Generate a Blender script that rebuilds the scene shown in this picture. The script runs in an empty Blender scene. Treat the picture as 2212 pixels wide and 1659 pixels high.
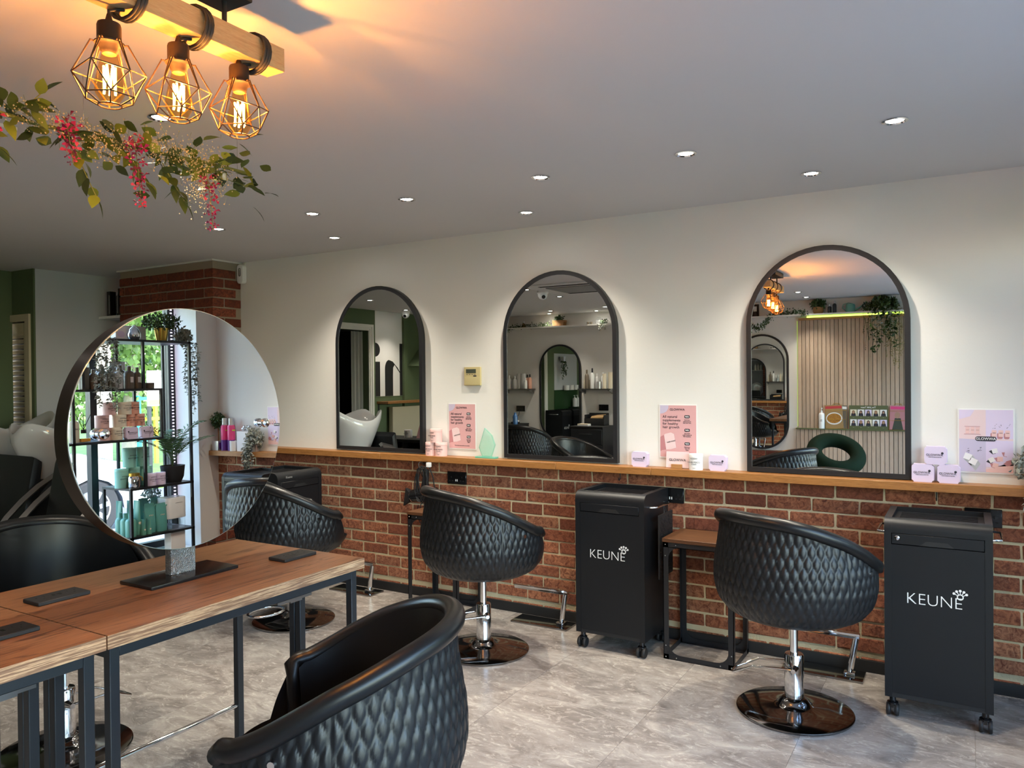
import bpy, bmesh, math, random
from mathutils import Vector, Matrix, Euler
PI = math.pi
R = math.radians
random.seed(7)
S = bpy.context.scene
COL = S.collection

# ------------------------------------------------------------------ camera, world, sun, exposure
FPX, FW = 1661.0, 2212.0
yaw, pitch, roll = R(30.66), R(-0.44), R(-0.525)
fwd = Vector((-math.sin(yaw)*math.cos(pitch), math.cos(yaw)*math.cos(pitch), math.sin(pitch)))
rgt = Vector((math.cos(yaw), math.sin(yaw), 0.0))
upv = rgt.cross(fwd)
r2 = rgt*math.cos(roll) + upv*math.sin(roll)
u2 = -rgt*math.sin(roll) + upv*math.cos(roll)
cam_d = bpy.data.cameras.new('camera')
cam = bpy.data.objects.new('camera', cam_d)
COL.objects.link(cam)
mw = Matrix((r2, u2, -fwd)).transposed().to_4x4()
mw.translation = Vector((0, 0, 1.46))
cam.matrix_world = mw
cam_d.sensor_width = 36.0
cam_d.lens = FPX/FW*36.0
cam_d.clip_start = 0.02
S.camera = cam

S.view_settings.view_transform = 'Standard'
S.view_settings.look = 'None'
S.view_settings.gamma = 1.0
S.view_settings.use_curve_mapping = False
S.view_settings.exposure = 1.22
S.cycles.max_bounces = 10
S.cycles.diffuse_bounces = 5
S.cycles.glossy_bounces = 6
S.cycles.transmission_bounces = 6
S.cycles.transparent_max_bounces = 12
S.cycles.sample_clamp_indirect = 6.0
S.cycles.caustics_reflective = False
S.cycles.caustics_refractive = False

W = bpy.data.worlds.new('world')
S.world = W
W.use_nodes = True
nt = W.node_tree
bg = nt.nodes['Background']
sky = nt.nodes.new('ShaderNodeTexSky')
sky.sky_type = 'NISHITA'
sky.sun_disc = False
sky.sun_elevation = R(42)
sky.sun_rotation = R(250)
sky.air_density = 1.3
sky.dust_density = 1.3
nt.links.new(sky.outputs[0], bg.inputs['Color'])
bg.inputs['Strength'].default_value = 1.15

sun_d = bpy.data.lights.new('sun', 'SUN')
sun_d.energy = 2.2
sun_d.angle = R(2)
sun_d.color = (1, .95, .86)
sun = bpy.data.objects.new('sun', sun_d)
COL.objects.link(sun)
sun.rotation_euler = (R(45), 0, R(-75))   # from behind the shop, onto the trees across the road

# daylight enters through the shop window: a portal guides the sky light
por_d = bpy.data.lights.new('window_portal', 'AREA')
por_d.shape = 'RECTANGLE'
por_d.size = 5.4
por_d.size_y = 2.0
por_d.cycles.is_portal = True
por = bpy.data.objects.new('window_portal', por_d)
COL.objects.link(por)
por.location = (1.12, 1.25, 1.35)
por.rotation_euler = (R(90), 0, R(90))

# ------------------------------------------------------------------ materials
def mat(name, col, rough=.5, metal=0.0, spec=.5, **k):
    m = bpy.data.materials.new(name)
    m.use_nodes = True
    b = m.node_tree.nodes['Principled BSDF']
    b.inputs['Base Color'].default_value = (col[0], col[1], col[2], 1)
    b.inputs['Roughness'].default_value = rough
    b.inputs['Metallic'].default_value = metal
    b.inputs['Specular IOR Level'].default_value = spec
    for a, v in k.items():
        b.inputs[a.replace('_', ' ')].default_value = v
    return m
def N(m, t, **k):
    n = m.node_tree.nodes.new(t)
    for a, v in k.items():
        if a.startswith('i_'):
            key = a[2:].replace('_', ' ')
            n.inputs[key].default_value = v
        else:
            setattr(n, a, v)
    return n
def L(m, a, b): m.node_tree.links.new(a, b)
def BS(m): return m.node_tree.nodes['Principled BSDF']
def ramp(m, fac, stops):
    n = N(m, 'ShaderNodeValToRGB')
    e = n.color_ramp.elements
    while len(e) > 1: e.remove(e[-1])
    e[0].position, e[0].color = stops[0][0], (*stops[0][1], 1)
    for p, c in stops[1:]:
        x = e.new(p); x.color = (*c, 1)
    L(m, fac, n.inputs['Fac'])
    return n
def coords(m, kind='Object', scale=(1, 1, 1), rot=(0, 0, 0)):
    tc = N(m, 'ShaderNodeTexCoord')
    mp = N(m, 'ShaderNodeMapping')
    mp.inputs['Scale'].default_value = scale
    mp.inputs['Rotation'].default_value = rot
    L(m, tc.outputs[kind], mp.inputs['Vector'])
    return mp.outputs[0]
def wcoords(m, scale=(1, 1, 1)):
    g = N(m, 'ShaderNodeNewGeometry')
    mp = N(m, 'ShaderNodeMapping')
    mp.inputs['Scale'].default_value = scale
    L(m, g.outputs['Position'], mp.inputs['Vector'])
    return mp.outputs[0]
def noise(m, vec, scale, detail=3, rough=.55, dist=0):
    n = N(m, 'ShaderNodeTexNoise')
    n.inputs['Scale'].default_value = scale
    n.inputs['Detail'].default_value = detail
    n.inputs['Roughness'].default_value = rough
    n.inputs['Distortion'].default_value = dist
    if vec: L(m, vec, n.inputs['Vector'])
    return n.outputs['Fac']
def bump(m, h, strength=.3, dist=.01):
    n = N(m, 'ShaderNodeBump')
    n.inputs['Strength'].default_value = strength
    n.inputs['Distance'].default_value = dist
    L(m, h, n.inputs['Height'])
    L(m, n.outputs[0], BS(m).inputs['Normal'])
    return n
def mixc(m, fac, a, b, mode='MIX'):
    n = N(m, 'ShaderNodeMix', data_type='RGBA', blend_type=mode)
    for k, v in ((0, fac), (6, a), (7, b)):
        if hasattr(v, 'is_linked') or hasattr(v, 'links'): L(m, v, n.inputs[k])
        else: n.inputs[k].default_value = v if k == 0 else (*v, 1)
    return n.outputs[2]
def objrand(m):
    return N(m, 'ShaderNodeObjectInfo').outputs['Random']
def emit(name, col, strength):
    m = bpy.data.materials.new(name)
    m.use_nodes = True
    t = m.node_tree
    t.nodes.remove(t.nodes['Principled BSDF'])
    e = t.nodes.new('ShaderNodeEmission')
    e.inputs['Color'].default_value = (*col, 1)
    e.inputs['Strength'].default_value = strength
    t.links.new(e.outputs[0], t.nodes['Material Output'].inputs['Surface'])
    return m
def thin_glass(name, tint, ior=1.45, haze=0.0, hazecol=(.9, .95, .95)):
    m = bpy.data.materials.new(name)
    m.use_nodes = True
    t = m.node_tree
    t.nodes.remove(t.nodes['Principled BSDF'])
    tr = t.nodes.new('ShaderNodeBsdfTransparent'); tr.inputs[0].default_value = (*tint, 1)
    gl = t.nodes.new('ShaderNodeBsdfGlossy'); gl.inputs['Roughness'].default_value = .02
    fr0 = t.nodes.new('ShaderNodeLayerWeight'); fr0.inputs[0].default_value = .5
    fr = t.nodes.new('ShaderNodeMath'); fr.operation = 'MULTIPLY'; fr1 = t.nodes.new('ShaderNodeMath'); fr1.operation = 'POWER'; fr1.inputs[1].default_value = 4.0
    t.links.new(fr0.outputs['Facing'], fr1.inputs[0]); t.links.new(fr1.outputs[0], fr.inputs[0]); fr.inputs[1].default_value = .7
    mx = t.nodes.new('ShaderNodeMixShader')
    t.links.new(fr.outputs[0], mx.inputs[0]); t.links.new(tr.outputs[0], mx.inputs[1]); t.links.new(gl.outputs[0], mx.inputs[2])
    out = mx
    if haze:
        df = t.nodes.new('ShaderNodeBsdfDiffuse'); df.inputs[0].default_value = (*hazecol, 1)
        m2 = t.nodes.new('ShaderNodeMixShader'); m2.inputs[0].default_value = haze
        t.links.new(mx.outputs[0], m2.inputs[1]); t.links.new(df.outputs[0], m2.inputs[2])
        out = m2
    t.links.new(out.outputs[0], t.nodes['Material Output'].inputs['Surface'])
    return m

# plaster / paint
m_plaster = mat('white plaster', (.74, .73, .71), .75, spec=.3)
bump(m_plaster, noise(m_plaster, wcoords(m_plaster), 9, 5), .12, .02)
m_ceiling = mat('ceiling paint', (.70, .69, .68), .85, spec=.2)
bump(m_ceiling, noise(m_ceiling, wcoords(m_ceiling), 6, 4), .06, .02)
m_green = mat('sage green paint', (.105, .145, .078), .7, spec=.3)
m_wet = mat('white wall panel', (.55, .57, .62), .12, spec=.5)
# brick
m_brick = mat('red brick', (.4, .15, .08), .9, spec=.25)
v = wcoords(m_brick)
base = ramp(m_brick, objrand(m_brick), [(0, (.29, .10, .058)), (.2, (.42, .15, .08)), (.45, (.50, .19, .10)), (.7, (.56, .23, .12)), (.88, (.47, .21, .125)), (1, (.60, .28, .155))])
n1 = noise(m_brick, v, 38, 6, .7, 1.2)
c1 = mixc(m_brick, ramp(m_brick, n1, [(.36, (0, 0, 0)), (.62, (1, 1, 1))]).outputs[0], (.17, .055, .035), base.outputs[0])
n2 = noise(m_brick, v, 14, 5, .75, 2.2)
c2 = mixc(m_brick, ramp(m_brick, n2, [(.60, (0, 0, 0)), (.78, (.55, .55, .55))]).outputs[0], c1, (.62, .40, .28))
L(m_brick, c2, BS(m_brick).inputs['Base Color'])
bump(m_brick, noise(m_brick, v, 60, 6, .75, 1.5), .9, .012)
m_dbrick = mat('dark red brick', (.2, .06, .03), .9, spec=.2)
v = wcoords(m_dbrick)
base = ramp(m_dbrick, objrand(m_dbrick), [(0, (.16, .045, .028)), (.4, (.26, .068, .036)), (.7, (.22, .05, .03)), (1, (.36, .10, .055))])
c1 = mixc(m_dbrick, ramp(m_dbrick, noise(m_dbrick, v, 25, 6, .7, 1.5), [(.4, (0, 0, 0)), (.65, (1, 1, 1))]).outputs[0], (.12, .04, .028), base.outputs[0])
L(m_dbrick, c1, BS(m_dbrick).inputs['Base Color'])
bump(m_dbrick, noise(m_dbrick, v, 50, 6, .7), .7, .01)
m_mortar = mat('buff mortar', (.58, .50, .33), .95, spec=.2)
bump(m_mortar, noise(m_mortar, wcoords(m_mortar), 90, 5), .6, .008)
m_mortar2 = mat('grey mortar', (.30, .245, .19), .95, spec=.2)
# floor
m_floor = mat('grey stone effect vinyl', (.4, .37, .34), .2, spec=.5)
v = wcoords(m_floor, (1, 1.8, 1))
oi = N(m_floor, 'ShaderNodeObjectInfo')
sep = N(m_floor, 'ShaderNodeVectorMath', operation='SCALE'); L(m_floor, oi.outputs['Location'], sep.inputs[0]); sep.inputs['Scale'].default_value = 3.7
add = N(m_floor, 'ShaderNodeVectorMath', operation='ADD'); L(m_floor, v, add.inputs[0]); L(m_floor, sep.outputs[0], add.inputs[1])
v = add.outputs[0]
f1 = noise(m_floor, v, 3.2, 9, .68, 1.1)
base = ramp(m_floor, f1, [(.27, (.15, .128, .115)), (.42, (.265, .235, .215)), (.52, (.345, .312, .285)), (.62, (.43, .395, .36)), (.76, (.58, .54, .49))])
f2 = noise(m_floor, v, 9, 8, .75, 2.4)
c2 = mixc(m_floor, ramp(m_floor, f2, [(.53, (0, 0, 0)), (.60, (.42, .42, .42)), (.68, (0, 0, 0))]).outputs[0], base.outputs[0], (.66, .61, .54))
f3 = noise(m_floor, v, 14, 7, .7, 1.8)
c3 = mixc(m_floor, ramp(m_floor, f3, [(.58, (0, 0, 0)), (.64, (.35, .35, .35)), (.72, (0, 0, 0))]).outputs[0], c2, (.17, .14, .12))
L(m_floor, c3, BS(m_floor).inputs['Base Color'])
L(m_floor, ramp(m_floor, f2, [(.3, (.16, .16, .16)), (.7, (.30, .30, .30))]).outputs[0], BS(m_floor).inputs['Roughness'])
bump(m_floor, f2, .05, .004)
m_gap = mat('floor joint', (.24, .215, .195), .6)

def wood(name, cols, scale, axis, rough=.45, knots=False, bs=.15, world=False, ring=6.0):
    m = mat(name, cols[0], rough, spec=.4)
    st = [1.0, 1.0, 1.0]
    for i in range(3): st[i] = scale*(.07 if i == axis else 1.0)
    v = wcoords(m, st) if world else coords(m, 'Object', st)
    a = noise(m, v, ring, 7, .65, .7)
    r_ = ramp(m, a, [(.28, cols[1]), (.46, cols[0]), (.58, cols[0]), (.74, cols[2])])
    out = r_.outputs[0]
    b = noise(m, v, ring*7, 4, .6)
    out = mixc(m, ramp(m, b, [(.35, (.5, .5, .5)), (.55, (0, 0, 0))]).outputs[0], out, cols[1])
    oi_ = objrand(m)
    vv = N(m, 'ShaderNodeHueSaturation'); L(m, out, vv.inputs['Color'])
    mr = N(m, 'ShaderNodeMapRange'); L(m, oi_, mr.inputs[0]); mr.inputs[3].default_value = .86; mr.inputs[4].default_value = 1.14
    L(m, mr.outputs[0], vv.inputs['Value'])
    out = vv.outputs[0]
    L(m, out, BS(m).inputs['Base Color'])
    bump(m, b, bs, .004)
    return m
m_oak = wood('oiled oak', [(.34, .15, .045), (.17, .065, .018), (.43, .21, .07)], 8, 0, .38, world=True)
m_tabletop = wood('warm oak laminate', [(.265, .122, .054), (.145, .056, .024), (.34, .168, .08)], 5, 1, .34, bs=.06, world=True)
# dark cracks along the laminate
_m = m_tabletop
_v = wcoords(_m, (9, .55, 9)); _a = noise(_m, _v, 2.0, 5, .55, .9)
_cr = ramp(_m, _a, [(.475, (0, 0, 0)), (.5, (.95, .95, .95)), (.52, (0, 0, 0))])
_old = BS(_m).inputs['Base Color'].links[0].from_socket
L(_m, mixc(_m, _cr.outputs[0], _old, (.075, .03, .015)), BS(_m).inputs['Base Color'])
m_tableedge = wood('pale striped table edge', [(.52, .33, .19), (.26, .135, .075), (.72, .52, .34)], 14, 1, .5, bs=.15, world=True, ring=9)
m_rustic = wood('rustic brown board', [(.13, .055, .022), (.05, .02, .01), (.21, .10, .04)], 7, 0, .5, world=True)
m_larch = wood('pale larch slat', [(.50, .375, .285), (.40, .285, .205), (.585, .465, .37)], 6, 2, .6, bs=.1, world=True)
m_beam = wood('pine beam', [(.62, .40, .20), (.46, .26, .11), (.73, .52, .30)], 16, 1, .6, bs=.1, world=True)
m_pine = wood('pine plank', [(.47, .25, .10), (.33, .15, .05), (.57, .34, .15)], 8, 0, .5, world=True)

_m = m_tableedge
_s = N(_m, 'ShaderNodeTexNoise'); _s.inputs['Scale'].default_value = 1.0; _s.inputs['Detail'].default_value = 3; L(_m, wcoords(_m, (60, 9, 330)), _s.inputs['Vector'])
_o = BS(_m).inputs['Base Color'].links[0].from_socket
L(_m, mixc(_m, ramp(_m, _s.outputs['Fac'], [(.44, (.85, .85, .85)), (.54, (0, 0, 0))]).outputs[0], _o, (.17, .085, .05)), BS(_m).inputs['Base Color'])
m_black = mat('black powder coat', (.012, .013, .016), .42, spec=.45)
m_blackgloss = mat('gloss black plastic', (.008, .008, .009), .18)
m_blackmatte = mat('matt black', (.009, .009, .01), .6)
m_trolley = mat('charcoal trolley plastic', (.007, .008, .010), .42, spec=.35)
bump(m_trolley, noise(m_trolley, coords(m_trolley, 'Object'), 900, 2), .08, .001)
m_steelleg = mat('slate grey leg paint', (.024, .028, .034), .42, metal=.3)
bump(m_steelleg, noise(m_steelleg, coords(m_steelleg, 'Object'), 500, 2), .15, .001)
m_leather = mat('black leather', (.007, .008, .010), .38, spec=.42)
bump(m_leather, noise(m_leather, coords(m_leather, 'Object'), 420, 3), .16, .0015)
m_rim = mat('smooth black leather', (.006, .0065, .0075), .33, spec=.4)
bump(m_rim, noise(m_rim, coords(m_rim, 'Object'), 380, 3), .10, .001)
m_chrome = mat('chrome', (.74, .75, .77), .07, 1)
m_darkchrome = mat('smoked chrome', (.27, .265, .265), .10, 1)
m_steel = mat('brushed steel', (.34, .335, .33), .3, 1)
m_drum = mat('dark bronze steel', (.05, .04, .035), .33, .9)
m_hammer = mat('hammered silver', (.32, .33, .34), .32, .9)
_h = N(m_hammer, 'ShaderNodeTexVoronoi'); _h.inputs['Scale'].default_value = 300; L(m_hammer, coords(m_hammer, 'Object'), _h.inputs['Vector'])
bump(m_hammer, _h.outputs['Distance'], .9, .004)
m_mirror = mat('mirror glass', (.83, .85, .85), 0.0, 1)
m_glassedge = mat('mirror glass edge', (.6, .68, .66), .1, .6)
m_white = mat('white plastic', (.80, .80, .80), .35)
m_paper = mat('white card', (.82, .80, .80), .6)
m_ceramic = mat('white ceramic', (.62, .63, .64), .06, spec=.6)
m_cream = mat('cream plastic', (.52, .44, .23), .45)
m_creampaint = mat('cream gloss paint', (.56, .50, .37), .4)
m_whitepaint = mat('white gloss paint', (.72, .71, .68), .35)
m_lcd = mat('grey display', (.07, .08, .06), .2)
m_pink = mat('pastel pink', (.80, .52, .50), .5)
m_pinkp = mat('poster pink', (.68, .385, .40), .35)
m_pinkl = mat('pale pink print', (.78, .60, .62), .4)
m_pinkd = mat('rose print', (.50, .22, .24), .4)
m_lilac = mat('lilac card', (.70, .60, .79), .5)
m_lilacp = mat('lilac print', (.56, .50, .66), .4)
m_ink = mat('dark ink', (.025, .022, .035), .6)
m_whiteink = mat('white ink', (.85, .85, .85), .5)
m_teal = mat('teal tin', (.28, .62, .54), .4)
m_teald = mat('sage teal plastic', (.13, .36, .29), .4)
m_tealpouch = mat('teal pouch', (.10, .33, .31), .42)
m_peach = mat('peach tin', (.80, .40, .29), .45)
m_creamtin = mat('ivory tin', (.78, .70, .55), .45)
m_taupe = mat('taupe bottle', (.155, .125, .095), .4)
m_silverpl = mat('silver plastic', (.55, .56, .58), .3, .6)
m_gold = mat('brass pot', (.62, .40, .08), .3, .9)
m_amber = thin_glass('amber bulb glass', (1.0, .80, .50))
m_clear = thin_glass('clear glass', (.96, .98, .98))
m_award = thin_glass('green tinted glass', (.84, .95, .90), 1.5, .22, (.55, .80, .68))
m_awardbase = mat('green glass base', (.16, .50, .38), .1, spec=.6)
m_window = thin_glass('window glass', (.97, .985, .985))
m_bronze = mat('bronze wire', (.045, .022, .011), .5, .3)
m_socket = mat('brown lampholder', (.026, .016, .012), .6, spec=.2)
m_filament = emit('glowing filament', (1.0, .42, .06), 60)
m_lamp = emit('downlight lens', (1.0, .95, .86), 22)
m_led = emit('yellow green led strip', (.62, 1.0, .10), 2.2)
m_leddim = emit('dim yellow green led', (.62, .9, .12), .5)
m_ledp = emit('led dot', (.85, .75, 1.0), 7)
m_leaf = mat('garland leaf', (.10, .17, .022), .45, Subsurface_Weight=.0)
L(m_leaf, ramp(m_leaf, objrand(m_leaf), [(0, (.022, .045, .010)), (.45, (.06, .10, .014)), (.75, (.16, .22, .025)), (1, (.24, .30, .03))]).outputs[0], BS(m_leaf).inputs['Base Color'])
m_petal = mat('magenta petal', (.62, .05, .22), .5)
L(m_petal, ramp(m_petal, objrand(m_petal), [(0, (.30, .008, .12)), (.5, (.48, .02, .11)), (1, (.58, .07, .14))]).outputs[0], BS(m_petal).inputs['Base Color'])
m_gyp = mat('gypsophila', (.60, .50, .30), .7)
m_gypgreen = mat('gypsophila stalk', (.16, .19, .05), .6)
m_stem = mat('green stem', (.14, .17, .04), .6)
m_plant = mat('plant green', (.035, .075, .018), .5)
L(m_plant, ramp(m_plant, noise(m_plant, coords(m_plant, 'Object'), 14, 2), [(.3, (.010, .026, .007)), (.55, (.04, .085, .02)), (.75, (.10, .17, .05))]).outputs[0], BS(m_plant).inputs['Base Color'])
m_palm = mat('palm green', (.05, .12, .03), .45)
m_grey = mat('silver leaf', (.24, .27, .23), .6)
L(m_grey, ramp(m_grey, noise(m_grey, coords(m_grey, 'Object'), 20, 2), [(.35, (.13, .15, .12)), (.65, (.40, .42, .37))]).outputs[0], BS(m_grey).inputs['Base Color'])
m_pampas = mat('dry grass', (.33, .27, .13), .7)
m_donut = mat('dark green velvet', (.006, .017, .008), .85, spec=.15)
m_terra = mat('wicker', (.30, .15, .05), .8)
_w = N(m_terra, 'ShaderNodeTexWave'); _w.inputs['Scale'].default_value = 60; L(m_terra, coords(m_terra, 'Object'), _w.inputs['Vector']); bump(m_terra, _w.outputs['Fac'], .8, .004)
m_kraft = mat('kraft paper', (.36, .22, .09), .7)
m_towel = mat('brown towel', (.22, .115, .03), .95)
m_blue = mat('blue plastic', (.05, .14, .34), .2)
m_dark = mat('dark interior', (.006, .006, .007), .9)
m_curtain = mat('grey curtain', (.30, .30, .29), .8)
m_magenta = mat('magenta can', (.72, .06, .22), .35)
m_violet = mat('violet print', (.10, .02, .22), .4)
m_lime = mat('lime print', (.45, .62, .05), .5)
m_signgreen = mat('olive sign print', (.10, .115, .05), .5)
m_skin = mat('portrait print', (.40, .23, .16), .6)
m_red = mat('red print', (.50, .05, .06), .5)
m_food = mat('food photo print', (.42, .18, .03), .5)
L(m_food, ramp(m_food, noise(m_food, coords(m_food, 'Object'), 90, 4, .7, 3), [(.35, (.07, .03, .01)), (.5, (.40, .16, .02)), (.65, (.66, .40, .10))]).outputs[0], BS(m_food).inputs['Base Color'])
# ------------------------------------------------------------------ mesh helpers
class MB:
    def __init__(s): s.v = []; s.f = []
    def add(s, vs, fs, M=None):
        o = len(s.v)
        s.v += [tuple(M @ Vector(p)) if M else tuple(p) for p in vs]
        s.f += [tuple(i+o for i in f) for f in fs]
        return s
    def box(s, a, b, M=None):
        x0, y0, z0 = a; x1, y1, z1 = b
        return s.add([(x0,y0,z0),(x1,y0,z0),(x1,y1,z0),(x0,y1,z0),(x0,y0,z1),(x1,y0,z1),(x1,y1,z1),(x0,y1,z1)],
                     [(0,3,2,1),(4,5,6,7),(0,1,5,4),(1,2,6,5),(2,3,7,6),(3,0,4,7)], M)
    def lathe(s, prof, n=24, c=(0,0,0), M=None, cap=True):
        vs = []; fs = []
        for r, z in prof:
            for i in range(n):
                a = 2*PI*i/n
                vs.append((c[0]+r*math.cos(a), c[1]+r*math.sin(a), c[2]+z))
        for j in range(len(prof)-1):
            for i in range(n):
                k = (i+1) % n
                fs.append((j*n+i, j*n+k, (j+1)*n+k, (j+1)*n+i))
        if cap:
            if prof[0][0] > 1e-5: fs.append(tuple(range(n))[::-1])
            if prof[-1][0] > 1e-5: fs.append(tuple((len(prof)-1)*n+i for i in range(n)))
        return s.add(vs, fs, M)
    def cyl(s, p0, p1, r, r1=None, n=16):
        return s.tube([p0, p1], r, n, r1=r1)
    def tube(s, path, r, n=8, closed=False, r1=None, sy=1.0, up=None):
        P = [Vector(p) for p in path]; m = len(P)
        vs = []; fs = []; prev = None
        for i in range(m):
            if closed: t = P[(i+1) % m]-P[i-1]
            else: t = P[min(i+1, m-1)]-P[max(i-1, 0)]
            t.normalize()
            if prev is None:
                u = Vector(up) if up else (Vector((0,0,1)) if abs(t.z) < .9 else Vector((1,0,0)))
                a = (u - t*u.dot(t)).normalized()
            else:
                a = (prev - t*prev.dot(t))
                a = a.normalized() if a.length > 1e-6 else t.orthogonal().normalized()
            if up:
                u = Vector(up); a2 = u - t*u.dot(t)
                if a2.length > 1e-4: a = a2.normalized()
            prev = a
            b = t.cross(a)
            rr = r[i] if isinstance(r, (list, tuple)) else (r if r1 is None else r+(r1-r)*i/max(1, m-1))
            for k in range(n):
                g = 2*PI*k/n
                vs.append(P[i]+a*(rr*sy*math.cos(g))+b*(rr*math.sin(g)))
        for i in range(m if closed else m-1):
            j = (i+1) % m
            for k in range(n):
                l = (k+1) % n
                fs.append((i*n+k, i*n+l, j*n+l, j*n+k))
        if not closed:
            fs.append(tuple(range(n))[::-1]); fs.append(tuple((m-1)*n+k for k in range(n)))
        return s.add(vs, fs)
    def prism(s, poly, d0, d1, plane='xy', M=None):
        n = len(poly)
        def P(p, d):
            return {'xy': (p[0], p[1], d), 'xz': (p[0], d, p[1]), 'yz': (d, p[0], p[1])}[plane]
        vs = [P(p, d0) for p in poly]+[P(p, d1) for p in poly]
        fs = [tuple(range(n))[::-1], tuple(range(n, 2*n))]+[(i, (i+1) % n, n+(i+1) % n, n+i) for i in range(n)]
        return s.add(vs, fs, M)
    def ring(s, outer, inner, d0, d1, plane='xz', M=None):
        n = len(outer)
        def P(p, d):
            return {'xy': (p[0], p[1], d), 'xz': (p[0], d, p[1]), 'yz': (d, p[0], p[1])}[plane]
        vs = [P(p, d0) for p in outer]+[P(p, d0) for p in inner]+[P(p, d1) for p in outer]+[P(p, d1) for p in inner]
        fs = []
        for i in range(n):
            j = (i+1) % n
            fs += [(i, j, n+j, n+i), (2*n+i, 3*n+i, 3*n+j, 2*n+j), (i, 2*n+i, 2*n+j, j), (n+i, n+j, 3*n+j, 3*n+i)]
        return s.add(vs, fs, M)
    def sphere(s, c, r, n=16, m=10, sc=(1,1,1)):
        prof = [(max(1e-6, math.sin(PI*j/m)), -math.cos(PI*j/m)) for j in range(m+1)]
        M = Matrix.Translation(c) @ Matrix.Diagonal((r*sc[0], r*sc[1], r*sc[2], 1))
        return s.lathe(prof, n, M=M, cap=False)
    def quad(s, a, b, c, d): return s.add([a, b, c, d], [(0,1,2,3)])
    def mesh(s, name, m=None, smooth=None, bevel=0, seg=2):
        me = bpy.data.meshes.new(name)
        me.from_pydata([tuple(p) for p in s.v], [], s.f)
        bm = bmesh.new(); bm.from_mesh(me)
        bmesh.ops.recalc_face_normals(bm, faces=bm.faces)
        if bevel:
            ed = [e for e in bm.edges if len(e.link_faces) == 2 and e.calc_face_angle(0) > R(30)]
            bmesh.ops.bevel(bm, geom=ed, offset=bevel, segments=seg, profile=.7, affect='EDGES', clamp_overlap=True)
        bm.to_mesh(me); bm.free()
        if m: me.materials.append(m)
        if smooth or bevel:
            for p in me.polygons: p.use_smooth = True
            me.set_sharp_from_angle(angle=R(smooth if smooth and smooth is not True else 40))
        me.update()
        return me
    def obj(s, name, m, parent=None, smooth=None, bevel=0, seg=2, loc=None):
        return link(name, s.mesh(name, m, smooth, bevel, seg), parent, loc)

def link(name, me, parent=None, loc=None, rot=None):
    o = bpy.data.objects.new(name, me)
    COL.objects.link(o)
    if parent: o.parent = parent
    if loc: o.location = loc
    if rot: o.rotation_euler = rot
    return o
def tag(o, label=None, cat=None, group=None, kind=None):
    if label: o['label'] = label
    if cat: o['category'] = cat
    if group: o['group'] = group
    if kind: o['kind'] = kind
    return o
def thing(name, label, cat, loc=(0,0,0), rz=0, group=None):
    o = link(name, None, None, loc, (0,0,rz))
    o.empty_display_size = .1
    return tag(o, label, cat, group)
def struct(o): o['kind'] = 'structure'; return o
def stuff(o): o['kind'] = 'stuff'; return o
def copy_tree(o, parent=None):
    c = o.copy(); COL.objects.link(c)
    if parent: c.parent = parent
    for ch in list(o.children): copy_tree(ch, c)
    return c
def dup(o, label, loc, rz=None, group=None):
    c = copy_tree(o); c.location = loc
    if rz is not None: c.rotation_euler = (0,0,rz)
    if label: c['label'] = label
    if group: c['group'] = group
    return c
def box(name, a, b, m, parent=None, bevel=0, **k): return MB().box(a, b).obj(name, m, parent, bevel=bevel, **k)
FACE = {'-y': (R(90),0,0), '+y': (R(90),0,PI), '+x': (R(90),0,R(90)), '-x': (R(90),0,R(-90)), 'up': (0,0,0)}
_tc = {}
def text_mesh(body, size, ext=.0004, align='CENTER', bold=0, sx=1.0):
    k = (body, size, ext, align, bold, sx)
    if k in _tc: return _tc[k]
    c = bpy.data.curves.new('lettering', 'FONT')
    c.body = body; c.size = size; c.extrude = ext; c.resolution_u = 3; c.offset = bold
    c.align_x = align; c.align_y = 'CENTER'; c.space_line = .95
    o = bpy.data.objects.new('tmp', c); COL.objects.link(o)
    me = bpy.data.meshes.new_from_object(o)
    bpy.data.objects.remove(o); bpy.data.curves.remove(c)
    if sx != 1.0: me.transform(Matrix.Diagonal((sx, 1, 1, 1)))
    me.name = 'lettering'
    _tc[k] = me
    return me
def text(body, size, m, parent, loc, face='-y', ext=.0004, align='CENTER', bold=0, sx=1.0, rot=0.0, name='lettering'):
    me = text_mesh(body, size, ext, align, bold, sx)
    if not me.materials: me.materials.append(m)
    elif me.materials[0] != m: me = me.copy(); me.materials[0] = m
    r = Euler(FACE[face]).to_matrix() @ Matrix.Rotation(rot, 3, 'Z')
    return link(name, me, parent, loc, r.to_euler())
def arch(cx, w, z0, ztop, n=28):
    r = w/2; zc = ztop-r
    p = [(cx-r, z0), (cx+r, z0)]
    for i in range(n+1):
        a = PI*i/n
        p.append((cx+r*math.cos(a), zc+r*math.sin(a)))
    return p
def capsule(cx, w, z0, z1, n=24):
    r = w/2; p = []
    for i in range(n+1):
        a = PI*i/n; p.append((cx+r*math.cos(a), z1-r+r*math.sin(a)))
    for i in range(n+1):
        a = PI+PI*i/n; p.append((cx+r*math.cos(a), z0+r+r*math.sin(a)))
    return p
def circ(cx, cy, r, n=24, ry=None): return [(cx+r*math.cos(2*PI*i/n), cy+(ry or r)*math.sin(2*PI*i/n)) for i in range(n)]
def rrect(x0, y0, x1, y1, r, n=5):
    p = []
    for cx, cy, a0 in ((x1-r,y1-r,0),(x0+r,y1-r,90),(x0+r,y0+r,180),(x1-r,y0+r,270)):
        for i in range(n+1):
            a = R(a0+90*i/n); p.append((cx+r*math.cos(a), cy+r*math.sin(a)))
    return p

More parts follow.
